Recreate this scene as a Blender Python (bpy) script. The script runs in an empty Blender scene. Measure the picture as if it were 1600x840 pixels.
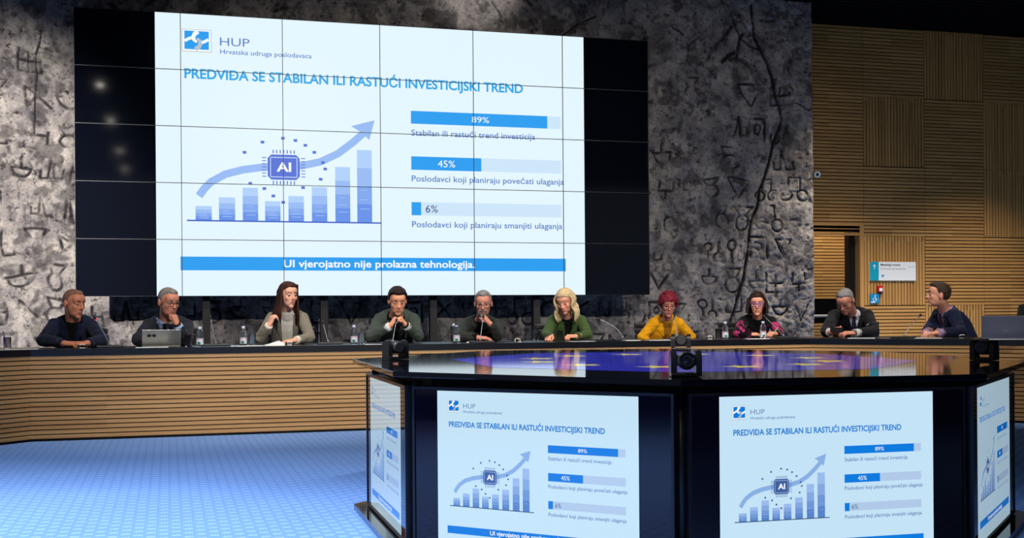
import bpy, bmesh, math, random
import numpy as np
from mathutils import Vector, Matrix, noise
from mathutils.bvhtree import BVHTree

scene = bpy.context.scene
COL = scene.collection
random.seed(7)
PI = math.pi

# ------------------------------------------------------------------ camera
cam_data = bpy.data.cameras.new('camera')
cam = bpy.data.objects.new('camera', cam_data)
COL.objects.link(cam)
cam_data.sensor_width = 36.0
cam_data.lens = 1878.0 / 1600.0 * 36.0
cam_data.shift_y = 71.0 / 1600.0
cam_data.clip_end = 100
cam.matrix_world = (Matrix.Translation((0, 0, 1.0)) @ Matrix.Rotation(-0.2785, 4, 'Z')
                    @ Matrix.Rotation(PI / 2, 4, 'X') @ Matrix.Rotation(-0.0075, 4, 'Z'))
scene.camera = cam

# ------------------------------------------------------------------ world, exposure
world = bpy.data.worlds.new('world')
scene.world = world
world.use_nodes = True
world.node_tree.nodes['Background'].inputs[0].default_value = (0.58, 0.63, 0.82, 1)
world.node_tree.nodes['Background'].inputs[1].default_value = 0.19
scene.view_settings.view_transform = 'Standard'
scene.view_settings.look = 'None'
scene.view_settings.exposure = 0.0
scene.view_settings.gamma = 1.0
scene.view_settings.use_curve_mapping = False

# ------------------------------------------------------------------ helpers
def lin(c):
    return tuple(((x / 255.0) / 12.92 if x / 255.0 <= 0.04045 else ((x / 255.0 + 0.055) / 1.055) ** 2.4) for x in c)

def tag(o, label=None, cat=None, group=None, kind=None):
    if label: o['label'] = label
    if cat: o['category'] = cat
    if group: o['group'] = group
    if kind: o['kind'] = kind
    return o

def empty(name, loc=(0, 0, 0), rz=0.0):
    o = bpy.data.objects.new(name, None)
    o.location = loc
    o.rotation_euler = (0, 0, rz)
    o.empty_display_size = 0.1
    COL.objects.link(o)
    return o

def copy_tree(o, parent=None):
    c = o.copy()
    COL.objects.link(c)
    if parent is not None:
        c.parent = parent
    for ch in list(o.children):
        copy_tree(ch, c)
    return c

MATS = {}
def mat(name, rgb=(128, 128, 128), rough=0.6, metal=0.0, spec=0.5, var=0.0, var_scale=20.0, bump=0.0, bump_scale=80.0,
        emit=None, emit_strength=1.0, trans=0.0, ior=1.45, coat=0.0, sheen=0.0, sss=0.0):
    if name in MATS:
        return MATS[name]
    m = bpy.data.materials.new(name)
    m.use_nodes = True
    nt = m.node_tree
    b = nt.nodes['Principled BSDF']
    col = lin(rgb) + (1,)
    b.inputs['Base Color'].default_value = col
    b.inputs['Roughness'].default_value = rough
    b.inputs['Metallic'].default_value = metal
    b.inputs['Specular IOR Level'].default_value = spec
    b.inputs['IOR'].default_value = ior
    b.inputs['Transmission Weight'].default_value = trans
    b.inputs['Coat Weight'].default_value = coat
    b.inputs['Coat Roughness'].default_value = 0.03
    b.inputs['Sheen Weight'].default_value = sheen
    if sss:
        b.inputs['Subsurface Weight'].default_value = sss
        b.inputs['Subsurface Radius'].default_value = (0.01, 0.004, 0.002)
    if emit is not None:
        b.inputs['Emission Color'].default_value = lin(emit) + (1,)
        b.inputs['Emission Strength'].default_value = emit_strength
    if var or bump:
        tc = nt.nodes.new('ShaderNodeTexCoord')
        if var:
            n = nt.nodes.new('ShaderNodeTexNoise')
            n.inputs['Scale'].default_value = var_scale
            n.inputs['Detail'].default_value = 4
            nt.links.new(tc.outputs['Object'], n.inputs['Vector'])
            mr = nt.nodes.new('ShaderNodeMapRange')
            mr.inputs[1].default_value = 0.25; mr.inputs[2].default_value = 0.75
            mr.inputs[3].default_value = 1 - var; mr.inputs[4].default_value = 1 + var
            nt.links.new(n.outputs['Fac'], mr.inputs[0])
            mx = nt.nodes.new('ShaderNodeVectorMath'); mx.operation = 'SCALE'
            mx.inputs[0].default_value = col[:3]
            nt.links.new(mr.outputs[0], mx.inputs['Scale'])
            nt.links.new(mx.outputs[0], b.inputs['Base Color'])
        if bump:
            n2 = nt.nodes.new('ShaderNodeTexNoise')
            n2.inputs['Scale'].default_value = bump_scale
            n2.inputs['Detail'].default_value = 3
            nt.links.new(tc.outputs['Object'], n2.inputs['Vector'])
            bp = nt.nodes.new('ShaderNodeBump')
            bp.inputs['Strength'].default_value = bump
            bp.inputs['Distance'].default_value = 0.01
            nt.links.new(n2.outputs['Fac'], bp.inputs['Height'])
            nt.links.new(bp.outputs[0], b.inputs['Normal'])
    MATS[name] = m
    return m

class MB:
    """collects shapes and links them as one mesh object"""
    def __init__(self):
        self.v = []; self.f = []; self.m = []; self.sm = []
    def add(self, verts, faces, mi=0, smooth=False):
        o = len(self.v)
        self.v.extend([tuple(p) for p in verts])
        for f in faces:
            self.f.append(tuple(i + o for i in f)); self.m.append(mi); self.sm.append(smooth)
    def box(self, lo, hi, mi=0, M=None):
        x0, y0, z0 = lo; x1, y1, z1 = hi
        vs = [Vector(p) for p in ((x0, y0, z0), (x1, y0, z0), (x1, y1, z0), (x0, y1, z0), (x0, y0, z1), (x1, y0, z1), (x1, y1, z1), (x0, y1, z1))]
        if M is not None: vs = [M @ p for p in vs]
        self.add(vs, [(0, 3, 2, 1), (4, 5, 6, 7), (0, 1, 5, 4), (1, 2, 6, 5), (2, 3, 7, 6), (3, 0, 4, 7)], mi)
    def bbox(self, lo, hi, bev=0.004, mi=0, M=None, seg=2):
        bm = bmesh.new()
        bmesh.ops.create_cube(bm, size=1.0)
        for v in bm.verts:
            v.co = Vector([lo[i] + (v.co[i] + 0.5) * (hi[i] - lo[i]) for i in range(3)])
        bmesh.ops.bevel(bm, geom=list(bm.edges), offset=bev, segments=seg, affect='EDGES', profile=0.5)
        bm.verts.index_update()
        vs = [(M @ v.co) if M is not None else v.co.copy() for v in bm.verts]
        self.add(vs, [[v.index for v in f.verts] for f in bm.faces], mi, False)
        bm.free()
    def prism(self, poly, z0, z1, mi=0, M=None, mi_top=None):
        n = len(poly)
        vs = [Vector((p[0], p[1], z0)) for p in poly] + [Vector((p[0], p[1], z1)) for p in poly]
        if M is not None: vs = [M @ p for p in vs]
        self.add(vs, [tuple(reversed(range(n)))], mi)
        self.add(vs, [tuple(range(n, 2 * n))], mi if mi_top is None else mi_top)
        self.add(vs, [(i, (i + 1) % n, (i + 1) % n + n, i + n) for i in range(n)], mi)
    def lathe(self, prof, seg=20, mi=0, M=None, smooth=True, cap=True):
        vs = []; n = len(prof)
        for (r, z) in prof:
            for k in range(seg):
                a = 2 * PI * k / seg
                vs.append(Vector((r * math.cos(a), r * math.sin(a), z)))
        if M is not None: vs = [M @ p for p in vs]
        fs = [(i * seg + k, i * seg + (k + 1) % seg, (i + 1) * seg + (k + 1) % seg, (i + 1) * seg + k) for i in range(n - 1) for k in range(seg)]
        o = len(self.v)
        self.add(vs, fs, mi, smooth)
        if cap:
            self.f.append(tuple(o + k for k in reversed(range(seg)))); self.m.append(mi); self.sm.append(False)
            self.f.append(tuple(o + (n - 1) * seg + k for k in range(seg))); self.m.append(mi); self.sm.append(False)
    def tube(self, pts, rad, seg=8, mi=0, flat=1.0, smooth=True, closed=False):
        pts = [Vector(p) for p in pts]; n = len(pts)
        if not hasattr(rad, '__len__'): rad = [rad] * n
        vs = []; up = None
        for i in range(n):
            if closed:
                t = (pts[(i + 1) % n] - pts[i - 1])
            else:
                t = (pts[min(i + 1, n - 1)] - pts[max(i - 1, 0)])
            if t.length < 1e-9: t = Vector((0, 0, 1))
            t.normalize()
            if up is None:
                up = Vector((0, 0, 1)) if abs(t.z) < 0.9 else Vector((0, 1, 0))
            a = t.cross(up)
            if a.length < 1e-6: a = t.cross(Vector((1, 0, 0)))
            a.normalize(); b = a.cross(t).normalized(); up = b
            for k in range(seg):
                th = 2 * PI * k / seg
                vs.append(pts[i] + a * (rad[i] * math.cos(th)) + b * (rad[i] * flat * math.sin(th)))
        m = n if closed else n - 1
        fs = [(i * seg + k, i * seg + (k + 1) % seg, ((i + 1) % n) * seg + (k + 1) % seg, ((i + 1) % n) * seg + k) for i in range(m) for k in range(seg)]
        o = len(self.v)
        self.add(vs, fs, mi, smooth)
        if not closed:
            self.f.append(tuple(o + k for k in reversed(range(seg)))); self.m.append(mi); self.sm.append(False)
            self.f.append(tuple(o + (n - 1) * seg + k for k in range(seg))); self.m.append(mi); self.sm.append(False)
    def ball(self, c, r, R=None, mi=0, nu=16, nv=10):
        if not hasattr(r, '__len__'): r = (r, r, r)
        vs = []
        for i in range(nv + 1):
            ph = -PI / 2 + PI * i / nv
            for k in range(nu):
                th = 2 * PI * k / nu
                p = Vector((r[0] * math.cos(ph) * math.cos(th), r[1] * math.cos(ph) * math.sin(th), r[2] * math.sin(ph)))
                if R is not None: p = R @ p
                vs.append(p + Vector(c))
        fs = [(i * nu + k, i * nu + (k + 1) % nu, (i + 1) * nu + (k + 1) % nu, (i + 1) * nu + k) for i in range(nv) for k in range(nu)]
        self.add(vs, fs, mi, True)
    def cone_cap(self, p0, r0, p1, r1, mi=0, nu=12, nh=4):
        """closed capsule with two radii"""
        p0 = Vector(p0); p1 = Vector(p1)
        t = p1 - p0
        L = t.length
        if L < 1e-6:
            self.ball(p0, r0, None, mi); return
        t.normalize()
        a = t.orthogonal().normalized(); b = t.cross(a)
        vs = []; rings = []
        for i in range(nh + 1):
            th = -PI / 2 + (PI / 2) * i / nh
            rings.append((p0 + t * (r0 * math.sin(th)), max(r0 * math.cos(th), 1e-5)))
        for i in range(nh + 1):
            th = (PI / 2) * i / nh
            rings.append((p1 + t * (r1 * math.sin(th)), max(r1 * math.cos(th), 1e-5)))
        for c, r in rings:
            for k in range(nu):
                an = 2 * PI * k / nu
                vs.append(c + a * (r * math.cos(an)) + b * (r * math.sin(an)))
        fs = [(i * nu + k, i * nu + (k + 1) % nu, (i + 1) * nu + (k + 1) % nu, (i + 1) * nu + k) for i in range(len(rings) - 1) for k in range(nu)]
        o = len(self.v)
        self.add(vs, fs, mi, True)
        self.f.append(tuple(o + k for k in reversed(range(nu)))); self.m.append(mi); self.sm.append(True)
        self.f.append(tuple(o + (len(rings) - 1) * nu + k for k in range(nu))); self.m.append(mi); self.sm.append(True)
    def mesh(self, name):
        me = bpy.data.meshes.new(name)
        me.from_pydata(self.v, [], self.f)
        me.polygons.foreach_set('material_index', self.m)
        me.polygons.foreach_set('use_smooth', self.sm)
        me.update()
        return me
    def build(self, name, mats, parent=None, recalc=False):
        me = self.mesh(name)
        if recalc:
            bm = bmesh.new(); bm.from_mesh(me)
            bmesh.ops.recalc_face_normals(bm, faces=list(bm.faces)); bm.to_mesh(me); bm.free()
        if not isinstance(mats, (list, tuple)): mats = [mats]
        for m in mats: me.materials.append(m)
        o = bpy.data.objects.new(name, me)
        COL.objects.link(o)
        if parent is not None: o.parent = parent
        return o

_tcache = {}
def text_shape(body, bold=0.0):
    key = (body, bold)
    if key in _tcache: return _tcache[key]
    c = bpy.data.curves.new('txt', 'FONT')
    c.body = body; c.offset = bold; c.resolution_u = 4
    o = bpy.data.objects.new('txt', c)
    COL.objects.link(o)
    bpy.context.view_layer.update()
    me = bpy.data.meshes.new_from_object(o.evaluated_get(bpy.context.evaluated_depsgraph_get()))
    vs = [(v.co.x, v.co.y) for v in me.vertices]
    fs = [tuple(p.vertices) for p in me.polygons]
    bpy.data.objects.remove(o); bpy.data.curves.remove(c); bpy.data.meshes.remove(me)
    xs = [p[0] for p in vs]
    _tcache[key] = (vs, fs, min(xs), max(xs))
    return _tcache[key]

class Flat:
    """flat artwork on a plane: u to the right, v downward, in units of 'size'"""
    def __init__(self, mb, origin, U, V, N, size, us=1.0):
        self.mb = mb; self.o = Vector(origin); self.U = Vector(U); self.V = Vector(V); self.N = Vector(N); self.s = size; self.us = us
    def p(self, u, v, layer):
        return self.o + self.U * (u * self.us * self.s) + self.V * (v * self.s) + self.N * layer
    def poly(self, pts, mi, layer):
        self.mb.add([self.p(a, b, layer) for a, b in pts], [tuple(reversed(range(len(pts))))], mi)
    def rect(self, u0, v0, u1, v1, mi, layer):
        self.poly([(u0, v0), (u1, v0), (u1, v1), (u0, v1)], mi, layer)
    def ribbon(self, pts, w, mi, layer):
        n = len(pts); L = []; R = []
        for i in range(n):
            a = pts[max(i - 1, 0)]; b = pts[min(i + 1, n - 1)]
            dx, dy = b[0] - a[0], b[1] - a[1]; d = math.hypot(dx, dy) or 1
            ww = w[i] if hasattr(w, '__len__') else w
            L.append((pts[i][0] - dy / d * ww / 2, pts[i][1] + dx / d * ww / 2)); R.append((pts[i][0] + dy / d * ww / 2, pts[i][1] - dx / d * ww / 2))
        for i in range(n - 1):
            self.poly([R[i], R[i + 1], L[i + 1], L[i]], mi, layer)
    def text(self, body, u, vbase, cap, width, mi, layer, bold=0.0):
        if '\u0110' in body:                       # D with stroke: a plain D and a bar
            i = body.index('\u0110'); x0_, x1_ = text_shape(body.replace('\u0110', 'D'), bold)[2:]
            body = body.replace('\u0110', 'D')
            d1 = text_shape(body[:i + 1], bold)[3]
            k_ = width / (x1_ - x0_); k2 = cap / 0.682
            self.rect(u + (d1 - 0.66 - x0_) * k_, vbase - 0.385 * k2, u + (d1 - 0.30 - x0_) * k_, vbase - 0.300 * k2, mi, layer * 1.1)
        vs, fs, x0, x1 = text_shape(body, bold)
        sx = width / (x1 - x0); sy = cap / 0.682
        pts = [self.p(u + (x - x0) * sx, vbase - y * sy, layer) for x, y in vs]
        self.mb.add(pts, fs, mi)

def smooth_all(o):
    o.data.polygons.foreach_set('use_smooth', [True] * len(o.data.polygons))

# ------------------------------------------------------------------ lamps of the room
def spot(name, loc, target, power, size_deg, blend=0.6, color=(1, 0.93, 0.84), radius=0.05, parent=None):
    d = bpy.data.lights.new(name, 'SPOT')
    d.energy = power; d.spot_size = math.radians(size_deg); d.spot_blend = blend; d.color = color; d.shadow_soft_size = radius
    o = bpy.data.objects.new(name, d)
    COL.objects.link(o)
    v = Vector(target) - Vector(loc)
    o.rotation_euler = v.to_track_quat('-Z', 'Y').to_euler()
    o.location = loc
    if parent is not None:
        o.parent = parent
        o.location = Vector(loc) - Vector(parent.location)
    return o

M_LAMPBODY = mat('lamp_black', (22, 22, 24), 0.5)
M_LAMPLENS = mat('lamp_lens', (255, 250, 240), 0.3, emit=(255, 246, 230), emit_strength=45.0)
CEIL = 5.1

def downlight(x, y, power, size_deg, label, target=None, blend=0.9, color=(1, 0.93, 0.84)):
    root = empty('ceiling_downlight', (x, y, CEIL))
    tag(root, label, 'ceiling light', 'ceiling downlights')
    b = MB(); b.lathe([(0.06, 0.0), (0.075, 0.0), (0.075, -0.10), (0.058, -0.10), (0.058, -0.03)], 20, cap=False)
    b.build('housing', M_LAMPBODY, root)
    l = MB(); l.lathe([(0.0005, -0.128), (0.025, -0.123), (0.045, -0.112), (0.057, -0.098), (0.057, -0.085), (0.0005, -0.085)], 20, cap=False)
    l.build('lens', M_LAMPLENS, root)
    spot('bulb', (x, y, CEIL - 0.135), target or (x, y, 0), power, size_deg, blend, color, 0.055, root)
    return root

def floodlight(x, y, target, power, size_deg, label, color=(1, 0.95, 0.88), blend=0.7):
    root = empty('ceiling_floodlight', (x, y, CEIL))
    tag(root, label, 'ceiling light', 'ceiling floodlights')
    loc = Vector((x, y, CEIL - 0.22))
    v = (Vector(target) - loc).normalized()
    R = v.to_track_quat('-Z', 'Y').to_matrix().to_4x4()
    Mx = Matrix.Translation((0, 0, -0.22)) @ R
    b = MB(); b.lathe([(0.03, 0.16), (0.06, 0.14), (0.065, -0.02), (0.06, -0.02), (0.055, 0.02)], 18, M=Mx, cap=False)
    b.tube([(0, 0, 0), (0, 0, -0.14)], 0.012, 8)
    b.build('housing', M_LAMPBODY, root)
    l = MB(); l.lathe([(0.0005, 0.0), (0.055, 0.0), (0.055, 0.01), (0.0005, 0.01)], 18, M=Mx, cap=False)
    l.build('lens', M_LAMPLENS, root)
    spot('bulb', tuple(loc + v * 0.05), target, power, size_deg, blend, color, 0.06, root)
    return root

WARM = (1, 0.90, 0.76); NEUT = (1, 0.95, 0.89); COOL = (0.86, 0.92, 1.0)
# row of downlights that the dark part of the video wall mirrors
downlight(-1.1, 4.89, 2400, 95, 'ceiling downlight over the open carpet, nearest of its row to the video wall', color=COOL)
downlight(-1.1, 1.02, 1500, 95, 'ceiling downlight over the open carpet, second of its row from the video wall', color=COOL)
downlight(-1.1, -3.67, 150, 95, 'ceiling downlight behind the camera, third of its row from the video wall', color=COOL)
downlight(-1.1, -7.33, 150, 95, 'ceiling downlight behind the camera, farthest of its row from the video wall', color=COOL)
downlight(5.79, 2.06, 300, 80, 'ceiling downlight above the right side of the ring', color=NEUT)
downlight(-1.8, 8.2, 350, 75, 'ceiling downlight just in front of the left end of the desk', color=COOL)
downlight(11.3, 13.1, 1550, 90, 'ceiling downlight by the slatted wood wall, seen at the top edge', color=WARM)
downlight(8.9, 13.0, 1550, 90, 'ceiling downlight over the door side of the wood wall', color=WARM)
floodlight(-5.6, 1.2, (-2.35, 14.2, 1.75), 21000, 24, 'ceiling floodlight aimed at the left part of the stone wall', color=NEUT)
floodlight(5.6, 1.0, (6.5, 14.2, 1.3), 1050, 36, 'ceiling floodlight aimed at the right part of the stone wall', color=NEUT)
for x_, lab in ((0.06, 'over the left end of the desk'), (1.7, 'over the woman in grey beige'), (3.6, 'over the bearded man'), (5.5, 'over the woman in yellow')):
    floodlight(x_, 8.6, (x_ + 0.1, 11.2, 1.0), 340, 62, 'added ceiling floodlight aimed down at the seats ' + lab, color=WARM)  # unseen lamps added to brighten the people but not the stone wall
floodlight(2.3, 1.0, (2.5, 12.0, 0.9), 2600, 46, 'ceiling floodlight facing the middle of the desk from behind the console', color=(1, 0.95, 0.88))
floodlight(5.2, 7.6, (7.2, 10.4, 1.0), 420, 50, 'added ceiling floodlight aimed down at the right bend of the desk', color=WARM)  # unseen lamp added to brighten the people at the bend
floodlight(3.6, 12.9, (3.6, 14.2, 5.0), 60, 60, 'ceiling floodlight grazing the stone above the video wall', color=NEUT)

# ------------------------------------------------------------------ room shell
def carpet_material():
    m = bpy.data.materials.new('carpet'); m.use_nodes = True
    nt = m.node_tree; b = nt.nodes['Principled BSDF']
    N = nt.nodes.new; L = nt.links.new
    tc = N('ShaderNodeTexCoord'); sp = N('ShaderNodeSeparateXYZ'); L(tc.outputs['Object'], sp.inputs[0])
    def mth(op, a, bb=None, c=None):
        n = N('ShaderNodeMath'); n.operation = op
        for i, x in enumerate((a, bb, c)):
            if x is None: continue
            if isinstance(x, (int, float)): n.inputs[i].default_value = x
            else: L(x, n.inputs[i])
        return n.outputs[0]
    x, y = sp.outputs['X'], sp.outputs['Y']
    cx = mth('DIVIDE', x, 0.056); col = mth('FLOOR', cx); fx = mth('FRACT', cx)
    par = mth('MODULO', mth('ABSOLUTE', col), 2.0)
    cy = mth('ADD', mth('DIVIDE', y, 0.105), mth('MULTIPLY', par, 0.5)); fy = mth('FRACT', cy)
    dash = mth('MULTIPLY', mth('LESS_THAN', mth('ABSOLUTE', mth('SUBTRACT', fy, 0.5)), 0.17), mth('LESS_THAN', mth('ABSOLUTE', mth('SUBTRACT', fx, 0.5)), 0.36))
    stripe = mth('MULTIPLY', mth('SINE', mth('MULTIPLY', x, 2 * PI / 0.014)), 0.05)
    nz = N('ShaderNodeTexNoise'); nz.inputs['Scale'].default_value = 60; nz.inputs['Detail'].default_value = 4
    L(tc.outputs['Object'], nz.inputs['Vector'])
    nz2 = N('ShaderNodeTexNoise'); nz2.inputs['Scale'].default_value = 1.3; nz2.inputs['Detail'].default_value = 2
    L(tc.outputs['Object'], nz2.inputs['Vector'])
    dn = mth('MULTIPLY', dash, mth('ADD', 0.25, mth('MULTIPLY', nz.outputs['Fac'], 1.3)))
    mix = N('ShaderNodeMix'); mix.data_type = 'RGBA'
    mix.inputs['A'].default_value = lin((105, 144, 212)) + (1,)
    mix.inputs['B'].default_value = lin((168, 194, 236)) + (1,)
    L(mth('MULTIPLY', dn, 0.42), mix.inputs['Factor'])
    sc = N('ShaderNodeVectorMath'); sc.operation = 'SCALE'
    L(mix.outputs['Result'], sc.inputs[0])
    L(mth('ADD', mth('ADD', 0.84, stripe), mth('ADD', mth('MULTIPLY', nz.outputs['Fac'], 0.16), mth('MULTIPLY', nz2.outputs['Fac'], 0.16))), sc.inputs['Scale'])
    L(sc.outputs[0], b.inputs['Base Color'])
    b.inputs['Roughness'].default_value = 0.95; b.inputs['Specular IOR Level'].default_value = 0.1
    bp = N('ShaderNodeBump'); bp.inputs['Strength'].default_value = 0.3; bp.inputs['Distance'].default_value = 0.004
    L(nz.outputs['Fac'], bp.inputs['Height']); L(bp.outputs[0], b.inputs['Normal'])
    return m

X0, X1, Y0, Y1 = -9.0, 17.0, -10.0, 18.2
b = MB(); b.box((X0, Y0, -0.1), (X1, Y1, 0.0)); tag(b.build('floor', carpet_material()), kind='structure')
M_CEIL = mat('ceiling_black', (7, 7, 8), 0.95, var=0.2, spec=0.05)
b = MB(); b.box((X0, Y0, CEIL + 0.12), (X1, Y1, CEIL + 0.2))
for i in range(int((Y1 - Y0) / 0.15)):
    y = Y0 + 0.15 * i
    b.box((X0, y, CEIL), (X1, y + 0.11, CEIL + 0.12))
tag(b.build('ceiling', M_CEIL), kind='structure')
M_DARKWALL = mat('dark_wall', (44, 36, 30), 0.8, var=0.2, var_scale=4)
b = MB(); b.box((X1, Y0, 0), (X1 + 0.1, Y1, CEIL + 0.2)); tag(b.build('wall_far_right', M_DARKWALL), kind='structure')
b = MB(); b.box((X0, Y1, 0), (X1, Y1 + 0.1, CEIL + 0.2)); tag(b.build('wall_corridor_end', M_DARKWALL), kind='structure')

# wood
def wood_material(name, axis, pitch, length, a=(196, 148, 84), bcol=(158, 112, 58), rough=0.55):
    m = bpy.data.materials.new(name); m.use_nodes = True
    nt = m.node_tree; bs = nt.nodes['Principled BSDF']
    N = nt.nodes.new; L = nt.links.new
    tc = N('ShaderNodeTexCoord'); sp = N('ShaderNodeSeparateXYZ'); L(tc.outputs['Object'], sp.inputs[0])
    def mth(op, p, q=None):
        n = N('ShaderNodeMath'); n.operation = op
        for i, x in enumerate((p, q)):
            if x is None: continue
            if isinstance(x, (int, float)): n.inputs[i].default_value = x
            else: L(x, n.inputs[i])
        return n.outputs[0]
    along = {'H': mth('ADD', sp.outputs['X'], mth('MULTIPLY', sp.outputs['Y'], 0.6)), 'V': sp.outputs['Z']}[axis]
    across = {'H': sp.outputs['Z'], 'V': sp.outputs['X']}[axis]
    i1 = mth('FLOOR', mth('DIVIDE', across, pitch)); i2 = mth('FLOOR', mth('DIVIDE', along, length))
    cb = N('ShaderNodeCombineXYZ'); L(i1, cb.inputs[0]); L(i2, cb.inputs[1])
    wn = N('ShaderNodeTexWhiteNoise'); L(cb.outputs[0], wn.inputs['Vector'])
    cg = N('ShaderNodeCombineXYZ'); L(mth('MULTIPLY', along, 3.0), cg.inputs[0]); L(mth('MULTIPLY', across, 90.0), cg.inputs[1]); L(mth('MULTIPLY', sp.outputs['Y'], 60.0), cg.inputs[2])
    nz = N('ShaderNodeTexNoise'); nz.inputs['Scale'].default_value = 1.0; nz.inputs['Detail'].default_value = 5; L(cg.outputs[0], nz.inputs['Vector'])
    f = mth('ADD', mth('MULTIPLY', wn.outputs['Value'], 0.6), mth('MULTIPLY', nz.outputs['Fac'], 0.5))
    mix = N('ShaderNodeMix'); mix.data_type = 'RGBA'; mix.inputs['A'].default_value = lin(a) + (1,); mix.inputs['B'].default_value = lin(bcol) + (1,)
    L(f, mix.inputs['Factor']); L(mix.outputs['Result'], bs.inputs['Base Color'])
    bs.inputs['Roughness'].default_value = rough; bs.inputs['Specular IOR Level'].default_value = 0.35
    return m

WOOD_H = wood_material('oak_slats_level', 'H', 0.05, 1.01)
WOOD_V = wood_material('oak_slats_upright', 'V', 0.05, 1.01)
DESK_WOOD = wood_material('oak_desk_slats', 'H', 0.0376, 1.15, (198, 156, 104), (170, 126, 78))
M_GAP = mat('slat_backing', (16, 12, 9), 0.9)

WY = 15.2
gx = lambda i: 9.61 + 1.01 * i
gz = lambda j: 0.09 + 1.002 * j
b = MB()
def slat_cell(i, j, kind, x0=None, x1=None, z0=None, z1=None):
    xa = gx(i) if x0 is None else x0; xb = gx(i + 1) if x1 is None else x1
    za = gz(j) if z0 is None else z0; zb = gz(j + 1) if z1 is None else z1
    if kind == 'H':
        n = max(1, round((zb - za) / 0.05)); p = (zb - za) / n
        for k in range(n): b.box((xa + 0.002, WY, za + p * k), (xb - 0.002, WY + 0.035, za + p * k + p * 0.74), 1)
    else:
        n = max(1, round((xb - xa) / 0.05)); p = (xb - xa) / n
        for k in range(n): b.box((xa + p * k + p * 0.13, WY, za + 0.002), (xa + p * k + p * 0.87, WY + 0.035, zb - 0.004), 2)
PAT = {4: 'HHVHHVHV', 3: 'HVHVHHVH', 2: 'HHHVHVHH', 1: '-VHHVHHV', 0: '-HVHHVHH'}
for j, row in PAT.items():
    for k, ch in enumerate(row):
        if ch != '-': slat_cell(k - 1, j, ch, z0=0.0 if j == 0 else None, z1=CEIL if j == 4 else None, x0=7.6 if (k == 0 and j > 1) else None)
DX1 = 9.54; DZ = 2.27
slat_cell(-1, 2, 'H', x0=7.6, z0=DZ, z1=gz(2))
b.box((DX1, WY - 0.004, 0), (gx(0) - 0.004, WY + 0.12, DZ), 2)                     # door reveal boards
b.box((7.6, WY - 0.002, DZ - 0.03), (DX1, WY + 0.12, DZ), 1)
b.box((gx(0), WY + 0.035, 0), (X1, WY + 0.12, CEIL), 0)
b.box((7.6, WY + 0.035, DZ), (gx(0), WY + 0.12, CEIL), 0)
b.box((5.0, WY, 0), (7.6, WY + 0.12, CEIL), 0)
tag(b.build('wall_right', [M_GAP, WOOD_H, WOOD_V]), kind='structure')
# black door frame in the opening
b = MB()
b.box((DX1 - 0.10, WY + 0.121, 0), (DX1, WY + 0.24, DZ - 0.03)); b.box((7.6, WY + 0.121, DZ - 0.09), (DX1 - 0.10, WY + 0.24, DZ - 0.03))
tag(b.build('door_frame', mat('door_black', (18, 18, 20), 0.35)), kind='structure')
# corridor beyond
b = MB()
CY = 17.0
for z0, z1 in ((0.0, 0.835), (1.215, 3.4)):
    n = round((z1 - z0) / 0.05); p = (z1 - z0) / n
    for k in range(n): b.box((7.0, CY, z0 + p * k), (12.5, CY + 0.03, z0 + p * k + p * 0.74), 1)
b.box((7.0, CY + 0.03, 0), (12.5, CY + 0.1, 3.4), 0)
b.box((7.0, CY + 0.005, 0.835), (12.5, CY + 0.029, 1.215), 2)
tag(b.build('wall_corridor', [M_GAP, WOOD_H, mat('corridor_black_glass', (10, 10, 12), 0.15)]), kind='structure')
b = MB(); b.tube([(7.2, CY - 0.09, 0.94), (12.3, CY - 0.09, 0.94)], 0.021, 10)
for x in (8.0, 9.4, 10.8, 12.0): b.tube([(x, CY - 0.09, 0.94), (x, CY + 0.006, 0.90)], 0.01, 6)
tag(b.build('corridor_handrail', mat('grey_rail', (150, 148, 142), 0.4)), 'grey metal handrail along the black band of the corridor wall', 'handrail')
d = downlight(9.9, 16.2, 1500, 110, 'ceiling downlight of the corridor beyond the door opening', color=WARM)
b = MB(); b.bbox((9.12, 15.9, 2.25), (9.30, 15.94, 2.36), 0.006); b.box((9.20, 15.91, 2.36), (9.22, 15.93, CEIL))
tag(b.build('exit_sign', mat('exit_green', (10, 120, 60), 0.4, emit=(20, 150, 70), emit_strength=0.25)), 'small green exit sign just inside the corridor, mostly behind the stone wall edge', 'sign')

# ------------------------------------------------------------------ carved stone wall
def vnoise(X, Z, s, seed):
    rs = np.random.RandomState(seed)
    G = rs.rand(97, 97)
    x = X / s; z = Z / s
    xi = np.floor(x).astype(int); zi = np.floor(z).astype(int)
    fx = x - xi; fz = z - zi
    fx = fx * fx * (3 - 2 * fx); fz = fz * fz * (3 - 2 * fz)
    g = lambda a, c: G[a % 97, c % 97]
    return (g(xi, zi) * (1 - fx) + g(xi + 1, zi) * fx) * (1 - fz) + (g(xi, zi + 1) * (1 - fx) + g(xi + 1, zi + 1) * fx) * fz

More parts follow.
